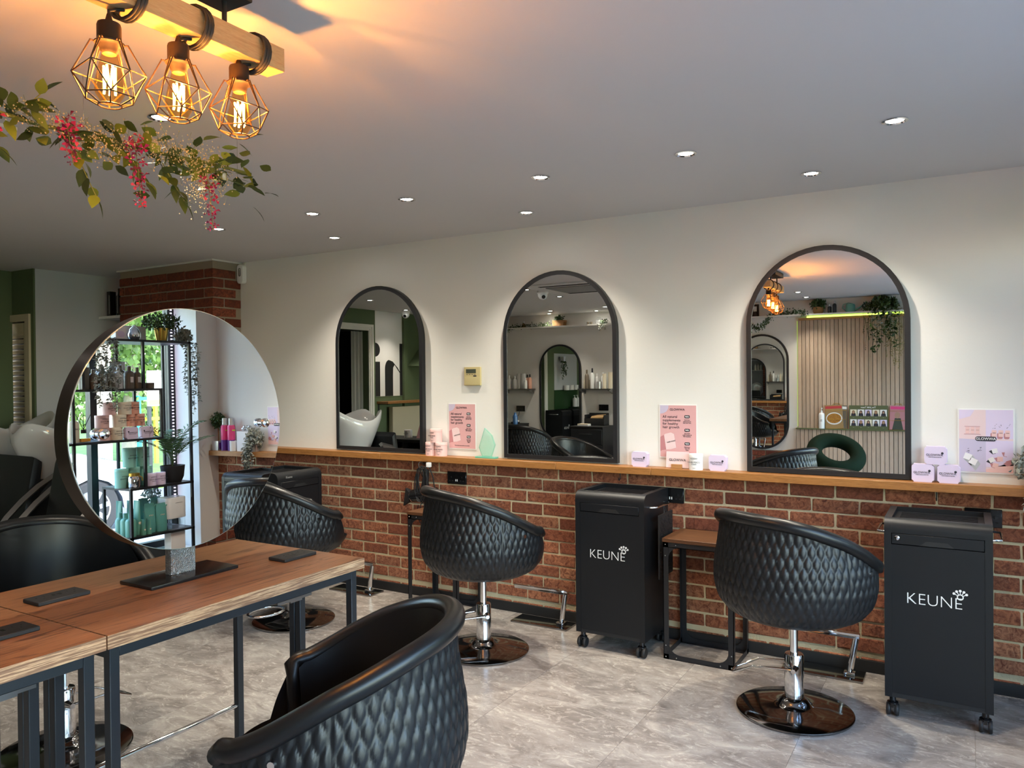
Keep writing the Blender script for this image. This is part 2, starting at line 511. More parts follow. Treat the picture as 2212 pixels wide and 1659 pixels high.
# ------------------------------------------------------------------ room shell
XL, XR, YB, YF, ZC = -6.88, 0.757, 4.15, -1.81, 2.39
XG = 1.06                           # window plane, in a bay beyond the right wall
cl = box('ceiling', (XL-.3, YF-.2, ZC), (XR+.4, YB+.2, ZC+.1), m_ceiling); struct(cl)
# floor: one slab of joint colour and the vinyl tiles laid on it
fl = box('floor', (XL-.3, YF-.2, -.1), (XR+.4, YB+.2, -.0015), m_gap); struct(fl)
TS = .61
tile_me = MB().box((-TS/2+.0006, -TS/2+.0006, -.0014), (TS/2-.0006, TS/2-.0006, 0)).mesh('tile', m_floor)
x = -1.81+TS/2-TS*9
while x-TS/2 < XR+.3:
    y = 3.70+TS/2-TS*9
    while y-TS/2 < YB:
        if x+TS/2 > XL and y+TS/2 > YF:
            o = link('tile', tile_me, fl, (x, y, 0))
        y += TS
    x += TS
# mirror wall (back), left wall, opposite wall (front), window wall (right)
wb = box('wall_back', (-4.95, YB, 0), (XR+.1, YB+.15, ZC), m_plaster); struct(wb)
wb2 = box('wall_alcove', (-6.6, YB, 0), (-4.95, YB+.15, ZC), m_wet); struct(wb2)
wl = box('wall_side', (-6.70, 3.425, 0), (-6.55, YB+.05, ZC), m_wet); struct(wl)
wg = MB()
wg.box((-7.6, 3.41, 0), (-7.25, 3.55, ZC)); wg.box((-7.25, 3.41, 2.0), (-6.655, 3.55, ZC)); wg.box((-6.655, 3.41, 0), (-6.551, 3.424, ZC))
struct(wg.obj('wall_green', m_green))
wl2 = MB()
wl2.box((XL-.12, 1.0, 0), (XL, 3.41, ZC)); wl2.box((XL-.12, .379, 2.11), (XL, 1.0, ZC)); wl2.box((XL-.12, YF, 0), (XL, .379, ZC))
struct(wl2.obj('wall_left', m_green))
struct(box('wall_front', (XL-.12, YF-.12, 0), (XR+.4, YF, ZC), m_plaster))
wr = MB()
wr.box((XR, 3.96, 0), (XR+.42, YB, ZC)); wr.box((XR, YF, 2.22), (XR+.36, 3.96, ZC)); wr.box((XR, YF, 0), (XR+.36, 3.96, .18)); wr.box((XR, YF, .18), (XR+.36, -1.5, 2.22))
struct(wr.obj('wall_right', m_plaster))
struct(box('trim_1', (XR-.0, -1.5, .18), (XR+.36, 3.96, .20), m_whitepaint))
struct(box('trim_2', (-6.88, -.40, 0), (-6.84, -.33, ZC), m_green))   # pipe boxing on the left wall
# sloping stair soffit on the left wall
struct(MB().prism([(-.46, 1.645), (-1.81, 1.645), (-1.81, 2.39), (-1.2, 2.39)], XL, XL+.5, 'yz').obj('trim_3', m_green))
# skirting
struct(box('baseboard_back', (-4.94, 4.118, 0), (XR, 4.134, .058), m_blackmatte, bevel=.003))
struct(box('baseboard_front', (XL, YF, 0), (-1.83, YF+.025, .06), m_blackmatte))

# ------------------------------------------------------------------ bricks
def brick_mesh(l, h, d, m, seed):
    rr = random.Random(seed)
    bm = bmesh.new()
    bmesh.ops.create_cube(bm, size=1)
    bmesh.ops.scale(bm, vec=(l, d, h), verts=bm.verts)
    bmesh.ops.bevel(bm, geom=[e for e in bm.edges], offset=.004, segments=1, affect='EDGES')
    for v in bm.verts:
        v.co.x += rr.uniform(-.0022, .0022); v.co.z += rr.uniform(-.0024, .0024); v.co.y += rr.uniform(-.0012, .0012)
    me = bpy.data.meshes.new('brick'); bm.to_mesh(me); bm.free()
    me.materials.append(m)
    return me
BL, BH, BP, BC = .2125, .064, .2225, .075
bset = [brick_mesh(BL, BH, .03, m_brick, i) for i in range(6)]
cutc = {}
def brick_cut(l, h, d, m):
    k = (round(l, 3), round(h, 3), d, m.name)
    if k not in cutc: cutc[k] = brick_mesh(l, h, d, m, len(cutc))
    return cutc[k]
struct(box('wall_dado', (-4.945, 4.1405, 0), (XR, YB, .915), m_mortar))
dado = bpy.data.objects['wall_dado']
z_top = .84
for c in range(12):
    zc = z_top+.0375-c*BC
    off = -.129 if c % 2 == 0 else -.018
    h = BH
    if c == 11: zc = .040; h = .05
    if c == 0: h = .068
    k = int((-4.945-off)/BP)-1
    while True:
        a = off+k*BP+.005; b = a+BP-.010
        k += 1
        if a > XR-.01: break
        a2, b2 = max(a, -4.94), min(b, XR-.005)
        if b2-a2 < .03: continue
        if c == 11 and b2 > -9: pass
        me = random.choice(bset) if (b2-a2 > .2 and c not in (0, 11)) else brick_cut(b2-a2, h, .03, m_brick)
        link('brick', me, dado, ((a2+b2)/2, 4.15+random.uniform(-.0015, .0015), zc+random.uniform(-.001, .001)), (0, 0, random.choice((0, PI)) if b2-a2 > .2 else 0))
# brick pier in the corner
PX0, PX1, PY = -6.13, -4.945, 3.885
pier = struct(box('wall_pier', (PX0+.004, PY+.006, 0), (PX1-.006, YB, ZC), m_mortar2))
for c in range(32):
    zc = .0375+c*BC
    if zc+.032 > ZC-.012: break
    if c % 2:   # corner brick lies along the front
        xs = PX1
        first = True
        while xs > PX0+.03:
            x0 = max(xs-.215, PX0)
            link('brick', brick_cut(xs-x0, .064, .1025, m_dbrick), pier, ((xs+x0)/2, PY+.05, zc))
            xs = x0-.0105
        link('brick', brick_cut(.05, .064, .15, m_dbrick), pier, (PX1-.025, PY+.1+.0125+.075, zc))
    else:
        link('brick', brick_cut(.1025, .064, .215, m_dbrick), pier, (PX1-.051, PY+.1075, zc))
        xs = PX1-.1025-.0105
        while xs > PX0+.03:
            x0 = max(xs-.215, PX0)
            link('brick', brick_cut(xs-x0, .064, .1025, m_dbrick), pier, ((xs+x0)/2, PY+.05, zc))
            xs = x0-.0105
struct(box('trim_4', (-6.15, PY-.012, 2.378), (PX1+.012, YB, 2.389), m_whitepaint))
# dark brick dado on the opposite wall
od = struct(box('wall_dado_front', (XL, YF, 0), (-1.83, YF+.006, .52), m_mortar2))
for c in range(7):
    zc = .478-c*BC
    if zc < .03: break
    k = 0
    x = XL+(.1 if c % 2 else 0)
    while x < -1.9:
        x1 = min(x+BL, -1.835)
        if x1-x > .04: link('brick', brick_cut(round(x1-x, 2), BH, .03, m_dbrick), od, ((x+x1)/2, YF+.004, zc))
        x += BP

# ------------------------------------------------------------------ downlights
def make_downlight():
    t = thing('downlight', 'x', 'ceiling light', (0,0,0))
    MB().lathe([(.045, 0), (.045, -.004), (.037, -.006), (.031, -.001), (.031, .0)], 28, cap=False).obj('bezel', m_chrome, t, smooth=50)
    MB().lathe([(.0305, -.001), (.022, -.0032), (.0001, -.0038)], 24).obj('lens', m_lamp, t, smooth=True)
    return t
dl_pos = [(-3.56, 3.745, 'near the wall above the leftmost arched mirror'), (-2.128, 3.765, 'near the wall above the middle arched mirror'), (-.616, 3.755, 'near the wall above the largest arched mirror'),
 (-3.94, 3.14, 'leftmost of the long middle row, nearest the brick pier'), (-3.147, 3.138, 'second from the left in the long middle row'), (-2.489, 3.15, 'third from the left in the long middle row'),
 (-1.698, 3.14, 'fourth from the left in the long middle row'), (-1.007, 3.136, 'second from the right in the long middle row'), (-.226, 3.145, 'large and nearest at the right end of the long row'),
 (-2.44, 1.71, 'half hidden behind the flower garland'), (-3.99, 1.19, 'seen at the edge of the middle mirror'), (-4.02, .364, 'beside the dome camera seen in the middle mirror'),
 (-4.975, -1.23, 'upper of two above the plant shelf in the middle mirror'), (-5.2, -1.62, 'lower of two above the plant shelf in the middle mirror'), (-4.10, -1.107, 'upper right in the middle mirror'), (-4.45, -1.6, 'lower right in the middle mirror'),
 (-1.624, -.777, 'larger of two in the right mirror beside the pendant'), (-1.645, -1.412, 'smaller of two in the right mirror near the plant pot'), (-6.03, 1.312, 'centre of the left mirror reflection'), (-6.50, .05, 'beside the banner in the left mirror reflection')]
DLN = []
dl0 = make_downlight()
for i, (x, y, w) in enumerate(dl_pos):
    o = dl0 if i == 0 else copy_tree(dl0)
    DLN.append(o)
    o.location = (x, y, ZC); tag(o, 'round chrome ceiling downlight '+w, group='recessed ceiling downlights')
for o, (x, y, w) in zip(DLN, dl_pos):
    ld = bpy.data.lights.new('downlight_beam', 'SPOT')
    ld.energy = 40 if y > 3.5 else 20
    ld.spot_size = R(112 if y > 3.5 else 100); ld.spot_blend = .8
    ld.shadow_soft_size = .03; ld.color = (1, .90, .74)
    lo = bpy.data.objects.new('downlight_beam', ld); COL.objects.link(lo)
    lo.parent = o; lo.location = (0, 0, -.012)
# ------------------------------------------------------------------ wall shelf (ledge) over the brick dado
t = thing('wall_shelf', 'long oiled oak wall shelf running above the brick dado under the arched mirrors', 'shelf', (0, 0, 0))
for a, b in ((-4.93, -3.45), (-3.449, -2.104), (-2.103, -1.512), (-1.511, .752)):
    box('plank', (a, 4.046, .915), (b, 4.149, .955), m_oak, t, bevel=.002, seg=1)
# short grey board on the pier side in the mirror gap
# ------------------------------------------------------------------ arched mirrors
def arched_mirror(x0, x1, z0, z1, label):
    cx, w = (x0+x1)/2, x1-x0
    t = thing('arched_mirror', label, 'mirror', (cx, 4.149, z0), group='arched mirrors over the oak shelf')
    o, i = arch(0, w, 0, z1-z0), arch(0, w-.05, .025, z1-z0-.025)
    MB().ring(o, i, -.0385, -.002).obj('frame', m_black, t, smooth=35)
    i2 = arch(0, w-.046, .023, z1-z0-.023)
    MB().prism(i2, -.034, -.005, 'xz').obj('mirror_pane', m_mirror, t)
    return t
arched_mirror(-3.909, -3.133, .963, 2.106, 'leftmost of the three black-framed arched mirrors standing above the oak shelf')
arched_mirror(-2.499, -1.737, .963, 2.103, 'middle one of the three black-framed arched mirrors above the oak shelf')
arched_mirror(-1.002, -.234, .958, 2.111, 'rightmost and largest-looking black-framed arched mirror above the oak shelf')

# ------------------------------------------------------------------ salon chair
PROF = [(.412, .06), (.413, .17), (.424, .232), (.45, .282), (.50, .320), (.57, .336), (.65, .334), (.72, .322), (.79, .311), (.90, .306)]
def _interp(tab, x):
    if x <= tab[0][0]: return tab[0][1]
    for (a, va), (b, vb) in zip(tab, tab[1:]):
        if x <= b:
            f = (x-a)/(b-a)
            return va+(vb-va)*f
    return tab[-1][1]
def _sm(tab, x):
    if x <= tab[0][0]: return tab[0][1]
    for (a, va), (b, vb) in zip(tab, tab[1:]):
        if x <= b:
            f = (x-a)/(b-a); f = f*f*(3-2*f)*.6+f*.4
            return va+(vb-va)*f
    return tab[-1][1]
# dense profile with arc length
_pp = []
for (z0, r0), (z1, r1) in zip(PROF, PROF[1:]):
    for k in range(12): f = k/12; _pp.append((z0+(z1-z0)*f, r0+(r1-r0)*f))
_pp.append(PROF[-1])
for it in range(10):
    _pp = [_pp[0]]+[((_pp[i-1][0]+2*_pp[i][0]+_pp[i+1][0])/4, (_pp[i-1][1]+2*_pp[i][1]+_pp[i+1][1])/4) for i in range(1, len(_pp)-1)]+[_pp[-1]]
_al = [0]
for i in range(1, len(_pp)): _al.append(_al[-1]+math.hypot(_pp[i][0]-_pp[i-1][0], _pp[i][1]-_pp[i-1][1]))
def prof_at(s):
    lo, hi = 0, len(_al)-1
    while hi-lo > 1:
        m_ = (lo+hi)//2
        if _al[m_] <= s: lo = m_
        else: hi = m_
    f = (s-_al[lo])/max(1e-9, _al[hi]-_al[lo])
    return _pp[lo][0]+(_pp[hi][0]-_pp[lo][0])*f, _pp[lo][1]+(_pp[hi][1]-_pp[lo][1])*f
def arc_of_z(z):
    for i in range(1, len(_pp)):
        if _pp[i][0] >= z:
            f = (z-_pp[i-1][0])/max(1e-9, _pp[i][0]-_pp[i-1][0])
            return _al[i-1]+(_al[i]-_al[i-1])*f
    return _al[-1]
HT = [(-40, .862), (0, .880), (40, .862), (72, .806), (90, .758), (107, .706), (118, .678), (127, .660), (140, .52), (180, .50), (220, .50)]
def hth(d):
    d = abs(d)
    for i in range(1, len(HT)-2):
        (xa, ya), (xb, yb) = HT[i], HT[i+1]
        if d <= xb:
            h_ = xb-xa; f = (d-xa)/h_
            ma = (yb-HT[i-1][1])/(xb-HT[i-1][0])*h_; mb = (HT[i+2][1]-ya)/(HT[i+2][0]-xa)*h_
            if xb >= 140: ma = mb = 0 if xa >= 140 else (yb-ya)
            return (2*f**3-3*f*f+1)*ya+(f**3-2*f*f+f)*ma+(-2*f**3+3*f*f)*yb+(f**3-f*f)*mb
    return HT[-1][1]
def r_of_z(z): return prof_at(arc_of_z(z))[1]
def shell_mesh():
    nu, nv = 440, 66
    vs, fs = [], []
    w, P_, A = 2*PI*.32/116, .092, .0083
    for i in range(nu):
        d = -180+360*i/nu
        th = R(d); h = hth(d); tot = arc_of_z(h)
        for j in range(nv+1):
            s_ = tot*j/nv
            z, r = prof_at(s_)
            u = th*.32
            k0 = round(u/w)
            dm = 9
            for k in range(k0-2, k0+3):
                uk = k*w+(A if k % 2 else -A)*math.cos(2*PI*s_/P_)
                dm = min(dm, abs(u-uk))
            dm /= math.sqrt(1+(A*2*PI/P_*math.sin(2*PI*s_/P_))**2)
            q = 1-math.exp(-(dm/.0042)**1.5)
            fade = min(1, max(0, (tot-s_-.028)/.02))*min(1, max(0, (s_-.19)/.06))*min(1, max(0, (124-abs(d))/6))
            hgt = .0070*(q-.75)*fade
            ds = abs(abs(u)-R(78)*.32)
            if ds < .012: hgt = hgt*min(1, ds/.012) - .0045*math.exp(-(ds/.004)**2)
            rr = r+hgt
            vs.append((rr*math.sin(th), -rr*math.cos(th), z))
    for i in range(nu):
        k = (i+1) % nu
        for j in range(nv):
            fs.append((i*(nv+1)+j, k*(nv+1)+j, k*(nv+1)+j+1, i*(nv+1)+j+1))
    b = MB(); b.v, b.f = vs, fs
    return b.mesh('shell', m_leather, smooth=80)
def make_chair(label):
    t = thing('salon_chair', label, 'chair')
    link('shell', shell_mesh(), t)
    # smooth inner lining of back and arms
    b = MB(); nu, nv = 72, 10
    for i in range(nu+1):
        d = -127+254*i/nu; th = R(d); h = hth(d)
        for j in range(nv+1):
            z = .49+(h-.49)*j/nv
            r = .262+.020*(j/nv)**2
            b.v.append((r*math.sin(th), -r*math.cos(th), z))
    for i in range(nu):
        for j in range(nv):
            a = i*(nv+1)+j; b.f.append((a, a+nv+1, a+nv+2, a+1))
    b.obj('lining', m_rim, t, smooth=60)
    # rolled rim over the edge of back and arms
    path, rad = [], []
    for z in (.50, .55, .60, .635):
        th = R(-128); r = r_of_z(z)-.026; path.append((r*math.sin(th), -r*math.cos(th), z)); rad.append(.021)
    n = 96
    for i in range(n+1):
        d = -127+254*i/n; th = R(d); h = hth(d); r = r_of_z(h)-.012+.010
        path.append((r*math.sin(th), -r*math.cos(th), h-.008)); rad.append(.027)
    for z in (.635, .60, .55, .50):
        th = R(128); r = r_of_z(z)-.026; path.append((r*math.sin(th), -r*math.cos(th), z)); rad.append(.021)
    MB().tube(path, rad, 14).obj('rim', m_rim, t, smooth=70)
    MB().lathe([(.0001, .44), (.25, .44), (.272, .46), (.278, .49), (.270, .52), (.245, .538), (.15, .548), (.0001, .552)], 48, c=(0, .012, 0)).obj('seat', m_rim, t, smooth=60)
    for sg in (-1, 1):
        th = R(100*sg)
        p = Vector((.322*math.sin(th), -.322*math.cos(th), .660)); q = p*1.0; q.x *= 1.05; q.y *= 1.05
        MB().cyl(p, q, .009, n=10).obj('bolt', m_chrome, t, smooth=True)
    MB().lathe([(.05, .40), (.05, .414)], 24).obj('mount_plate', m_black, t)
    MB().lathe([(.0165, .24), (.0165, .405)], 20).obj('piston', m_chrome, t, smooth=50)
    MB().lathe([(.040, .055), (.040, .246), (.037, .252), (.018, .253)], 32).obj('column', m_chrome, t, smooth=40)
    MB().lathe([(.240, .0), (.243, .004), (.243, .010), (.236, .014), (.14, .021), (.085, .028), (.068, .034), (.060, .048), (.050, .062), (.040, .066)], 72).obj('base', m_darkchrome, t, smooth=55)
    MB().tube([(.0, .056, .196), (-.16, .054, .186), (-.25, .045, .140), (-.262, .03, .135), (-.262, -.03, .135), (-.25, -.045, .140), (-.16, -.054, .186), (.0, -.056, .196)], .0055, 8).obj('pump_lever', m_chrome, t, smooth=60)
    MB().tube([(.01, -.075, .197), (.01, -.045, .197), (.01, 0, .20), (.01, .045, .197), (.01, .075, .197)], [.010, .015, .019, .015, .010], 14).obj('lever_axle', m_chrome, t, smooth=60)
    return t
CG = 'black quilted salon chairs'
ch3 = make_chair('black quilted salon chair on a round chrome base beside the rightmost trolley'); ch3['group'] = CG
ch3.location = (-.655, 3.49, 0); ch3.rotation_euler = (0, 0, R(-28))
ch2 = dup(ch3, 'black quilted salon chair in front of the middle arched mirror left of the centre trolley', (-2.245, 3.465, 0), R(-28))
ch1 = dup(ch3, 'black quilted salon chair at the far end of the table under the leftmost arched mirror', (-3.53, 3.33, 0), R(-28))
ch4 = dup(ch3, 'black salon chair on the far side of the oak table facing the round mirror', (-3.08, 1.70, 0), R(-90))
ch5 = dup(ch3, 'nearest black quilted salon chair in the foreground with its back to the camera', (-1.40, 1.465, 0), R(119))
for k in ch5.children:
    if not k.name.startswith(('column', 'base', 'pump', 'lever')): k.location = (0, 0, -.028)
ch6 = dup(ch3, 'black salon chair seen only in the middle arched mirror before the capsule mirror', (-4.72, -.05, 0), R(184))
for c_, rz in ((ch2, R(70)), (ch3, R(28)), (ch1, R(28))):
    for k in c_.children:
        if k.name.startswith(('pump_lever', 'lever_axle')): k.rotation_euler = (0, 0, rz)

# ------------------------------------------------------------------ chrome footrests on the floor
def make_footrest():
    t = thing('footrest', 'x', 'footrest')
    box('floor_plate', (-.185, -.072, 0), (.185, .072, .011), m_darkchrome, t, bevel=.002)
    MB().tube([(.118, .0, .010), (.150, .0, .205)], .0155, 14, r1=.0155, sy=1).obj('post', m_chrome, t, smooth=50)
    MB().box((-.19, -.015, .190), (.166, .015, .215)).obj('foot_bar', m_chrome, t, bevel=.005)
    box('post_collar', (.095, -.022, .011), (.145, .022, .028), m_chrome, t, bevel=.003)
    return t
fr = make_footrest(); fr.location = (-.617, 4.02, 0)
tag(fr, 'chrome floor footrest behind the chair beside the rightmost trolley', group='chrome footrests along the brick wall')
dup(fr, 'chrome floor footrest by the wall between the middle chair and centre trolley', (-2.178, 4.015, 0))
dup(fr, 'chrome floor footrest seen past the end of the oak table, leftmost by the wall', (-3.64, 4.005, 0))

# ------------------------------------------------------------------ oak tables with slate legs
ZT = .81
def table_frame(t, y0, y1):
    xs = [(-1.945, 'a'), (-2.205, 'b'), (-2.236, 'c'), (-2.555, 'd')]
    w = .028
    for x, _ in xs:
        for y in (y0+.018, y1-.018-w):
            box('leg', (x, y, 0), (x+w, y+w, ZT-.036), m_steelleg, t, bevel=.002, seg=1)
    for x in (-1.945, -2.555, -2.205, -2.236): box('rail', (x+.001, y0+.018+w, ZT-.070), (x+w-.001, y1-.018-w, ZT-.036), m_steelleg, t, bevel=.0015, seg=1)
    for y in (y0+.018, y1-.018-w):
        box('end_rail', (-2.527, y+.001, ZT-.070), (-2.236, y+w-.001, ZT-.036), m_steelleg, t)
        box('end_rail', (-2.177, y+.001, ZT-.070), (-1.945, y+w-.001, ZT-.036), m_steelleg, t)
    MB().cyl((-2.541, y0+.046, .150), (-2.541, y1-.046, .150), .0095, n=14).obj('foot_rail', m_chrome, t, smooth=True)
for y0, y1, lb in ((1.157, 2.13, 'oak-topped salon table with slate legs at the far end, under the round mirror'), (.18, 1.153, 'oak-topped salon table with slate legs, cut by the left edge of the photo')):
    t = thing('salon_table', lb, 'table', (0, 0, 0), group='oak tables joined end to end')
    box('table_top', (-2.579, y0+.001, ZT-.0355), (-1.896, y1-.001, ZT), m_tabletop, t)
    box('edge_band', (-1.8965, y0, ZT-.036), (-1.895, y1, ZT-.0002), m_tableedge, t)
    box('edge_band', (-2.5805, y0, ZT-.036), (-2.579, y1, ZT-.0002), m_tableedge, t)
    box('end_band', (-2.579, y1-.001, ZT-.036), (-1.8965, y1, ZT-.0002), m_tableedge, t)
    table_frame(t, y0, y1)
    for x, y in ((-1.9165, y1-.032), (-2.2085, y0+.032)):
        MB().sphere((x, y, .40), .006, 8, 6).obj('bolt', m_chrome, t, smooth=True)
    # chrome hair dryer ring under the near rail
    hy = y1-.30 if y1 > 2 else y1-.22
    hb = MB().box((-1.935, hy-.09, ZT-.079), (-1.918, hy+.06, ZT-.070)).box((-1.932, hy-.03, ZT-.086), (-1.922, hy+.02, ZT-.079))
    d = hb.obj('dryer_bracket', m_steel, t)
    MB().tube([(-1.905+.045*math.cos(2*PI*k/24), hy-.15+.06*math.sin(2*PI*k/24), ZT-.079) for k in range(24)], .004, 8, closed=True).obj('dryer_ring', m_chrome, d, smooth=60)
# socket plates let into the table top
def table_socket(cx, cy, label):
    t = thing('table_socket', label, 'socket', (cx, cy, ZT), group='black socket plates on the oak tables')
    box('plate', (-.043, -.077, .0003), (.043, .077, .012), m_blackmatte, t, bevel=.002, seg=1)
    b = MB()
    for sy in (-.045, .045):
        for dx, dy in ((.012, 0), (-.010, .011), (-.010, -.011)): b.box((dx-.003, sy+dy-.002, .0119), (dx+.003, sy+dy+.002, .0123))
    b.obj('pin_holes', m_dark, t)
    b = MB()
    for dy in (-.008, .008): b.box((-.012, dy-.004, .0119), (.004, dy+.004, .0126))
    b.obj('usb_port', m_blackgloss, t)
table_socket(-2.133, 2.01, 'black socket plate on the oak table near its far right corner')
table_socket(-2.358, 1.285, 'black socket plate on the oak table just beyond the table joint')
table_socket(-2.138, 1.02, 'black socket plate on the nearer oak table at the left photo edge')

# ------------------------------------------------------------------ round table mirror
t = thing('round_mirror', 'large round double-sided mirror on a hammered post standing on the oak table', 'mirror', (-2.258, 1.645, ZT))
MB().box((-.086, -.172, 0), (.080, .158, .0115)).obj('base_plate', m_blackgloss, t, bevel=.004)
box('post', (-.026, -.050, .0115), (.004, .043, .34), m_hammer, t, bevel=.002)
dc = Vector((0, .010, .493)); tilt = Matrix.Rotation(R(-.493), 4, 'Y')
hd = link('mirror_head', MB().lathe([(.397, 0), (.3985, .001), (.3985, .0055), (.397, .0065)], 128).mesh('mirror_head', m_glassedge, 30), t)
Mx = Matrix.Translation(dc) @ tilt @ Matrix.Rotation(R(90), 4, 'Y')
hd.data.transform(Matrix.Translation(dc+Vector((.0115, 0, 0))) @ tilt @ Matrix.Rotation(R(90), 4, 'Y'))
gl = MB().lathe([(.3965, .0072), (.0001, .0072)], 128, cap=False).mesh('mirror_pane', m_mirror)
gl.transform(Matrix.Translation(dc+Vector((.0115, 0, 0))) @ tilt @ Matrix.Rotation(R(90), 4, 'Y'))
link('mirror_pane', gl, t)
gb = MB().lathe([(.389, -.0735), (.0001, -.0735)], 96, cap=False).mesh('mirror_pane', m_mirror)
gb.transform(Matrix.Translation(dc+Vector((.0115, 0, 0))) @ tilt @ Matrix.Rotation(R(90), 4, 'Y'))
link('mirror_pane', gb, t)
dr = MB().lathe([(.392, -.072), (.396, -.070), (.396, -.004), (.392, -.002), (.380, -.002), (.380, -.072)], 128, cap=False).mesh('band', m_drum, 30)
dr.transform(Matrix.Translation(dc+Vector((.0115, 0, -.004))) @ tilt @ Matrix.Rotation(R(90), 4, 'Y'))
link('band', dr, t)
for y in (1.351, 1.966):
    MB().lathe([(.012, 0), (.012, .012), (.0165, .014), (.0165, .024), (.014, .0265), (.0001, .027)], 24, M=Matrix.Translation((.018, y-1.645, .494)) @ Matrix.Rotation(R(90), 4, 'Y')).obj('knob', m_chrome, t, smooth=50)

# ------------------------------------------------------------------ trolleys
def make_trolley(label, lettered=True):
    # local: front faces -Y, width .40 on X, depth .35, top .85
    t = thing('salon_trolley', label, 'trolley')
    w, d = .198, .35
    # side cheeks with a rounded front-top edge
    side = [(0, .085), (d, .085), (d, .848)] + [(.045-.045*math.sin(R(90*k/8)), .803+.045*math.cos(R(90*k/8))) for k in range(9)]
    for sx in (-1, 1):
        x0, x1 = (w-.028, w) if sx > 0 else (-w, -w+.028)
        MB().prism(side, x0, x1, 'yz').obj('side_panel', m_trolley, t, smooth=25)
    fr_ = [(.003, .70), (.045, .70), (.045, .8465)] + [(.045-.042*math.sin(R(90*k/8)), .8045+.042*math.cos(R(90*k/8))) for k in range(9)]
    box('front_panel', (-w+.028, .002, .105), (w-.028, .012, .738), m_trolley, t)
    MB().prism([(.001, .787), (.045, .787), (.045, .8465), (.045, .8475)] + [(.045-.044*math.sin(R(90*k/8)), .8035+.044*math.cos(R(90*k/8))) for k in range(1, 9)], -w+.028, w-.028, 'yz').obj('top_rail', m_trolley, t, smooth=25)
    dr_ = box('drawer', (-w+.030, .0, .741), (w-.030, .02, .785), m_trolley, t, bevel=.0015, seg=1)
    MB().prism([(-.062, .742), (.062, .742), (.040, .762), (-.040, .762)], -.0015, .002, 'xz').obj('handle_recess', m_blackmatte, dr_)
    b = MB().box((-w+.028, .045, .824), (w-.028, d-.012, .828))
    for k in range(11): b.box((-w+.05, .07+k*.022, .828), (w-.05, .078+k*.022, .8305))
    b.obj('tray', m_trolley, t)
    box('back_panel', (-w+.028, d-.012, .085), (w-.028, d, .848), m_trolley, t)
    box('plinth', (-w+.004, .004, .085), (w-.004, d-.004, .104), m_blackmatte, t)
    MB().tube([(w, .08, .775), (w+.030, .09, .775), (w+.034, .11, .775), (w+.034, .26, .775), (w+.030, .28, .775), (w, .29, .775)], .0055, 8).obj('towel_bar', m_chrome, t, smooth=60)
    MB().tube([(-w, .08, .775), (-w-.030, .09, .775), (-w-.034, .11, .775), (-w-.034, .26, .775), (-w-.030, .28, .775), (-w, .29, .775)], .0055, 8).obj('towel_bar', m_chrome, t, smooth=60)
    for sx in (-1, 1):
        for y in (.03, d-.03):
            cx = sx*(w-.028)
            c = MB().lathe([(.013, .055), (.013, .086)], 16, c=(cx, y, 0)).lathe([(.018, .046), (.022, .05), (.022, .056), (.013, .058)], 16, c=(cx, y, 0))
            c.prism([(y-.030, .040), (y-.026, .056), (y-.008, .066), (y+.022, .060), (y+.030, .046), (y+.024, .040)], cx-.006, cx+.006, 'yz')
            cs = c.obj('caster', m_blackgloss, t, smooth=40)
            for ox in (-.016, .016):
                MB().lathe([(.010, -.008), (.024, -.008), (.027, -.003), (.027, .003), (.024, .008), (.010, .008)], 24, M=Matrix.Translation((cx+ox, y-.006, .027)) @ Matrix.Rotation(R(90), 4, 'Y')).obj('wheel', m_blackmatte, cs, smooth=40)
    if lettered:
        text('KEUNE', .068, m_whiteink, t, (-.012, .0012, .515), '-y', bold=-.0012, sx=.98)
        p = MB(); cx, cz = .083, .558
        p.ring(circ(cx, cz-.013, .0125, 20), circ(cx, cz-.013, .0082, 20), .0008, .0018)
        for k in range(5):
            a = R(30+30*k); ex, ez = cx+.026*math.cos(a), cz-.013+.026*math.sin(a)
            p.prism(circ(ex, ez, .0052, 10), .0008, .0018, 'xz')
            nx, nz = -math.sin(a)*.0014, math.cos(a)*.0014
            sx_, sz = cx+.012*math.cos(a), cz-.013+.012*math.sin(a)
            p.prism([(sx_+nx, sz+nz), (sx_-nx, sz-nz), (ex-nx, ez-nz), (ex+nx, ez+nz)], .0008, .0018, 'xz')
        p.obj('crown_emblem', m_whiteink, t)
    return t
tr3 = make_trolley('tall black wheeled salon trolley at the far right with white lettering and a lock')
tr3.location = (-.113, 3.633, 0); tr3['group'] = 'black wheeled salon trolleys'
tr2 = dup(tr3, 'tall black wheeled salon trolley in the centre with a textured mat hanging on its side', (-1.635, 3.748, 0), R(-1))
tr1 = thing('salon_trolley', 'x', 'trolley'); bpy.data.objects.remove(tr1)
tr1 = make_trolley('black salon trolley in the far left corner half hidden by the round mirror', False)
tr1.location = (-3.885, 3.735, 0); tr1.rotation_euler = (0, 0, R(90)); tr1['group'] = 'black wheeled salon trolleys'
text('Keune', .022, m_silverpl, tr1, (-.10, -.001, .815), '-y', ext=.0006)
MB().lathe([(.010, 0), (.010, .004), (.0075, .006), (.0001, .006)], 20, M=Matrix.Translation((-.148, .0, .768)) @ Matrix.Rotation(R(90), 4, 'X')).obj('lock', m_chrome, tr3, smooth=40)
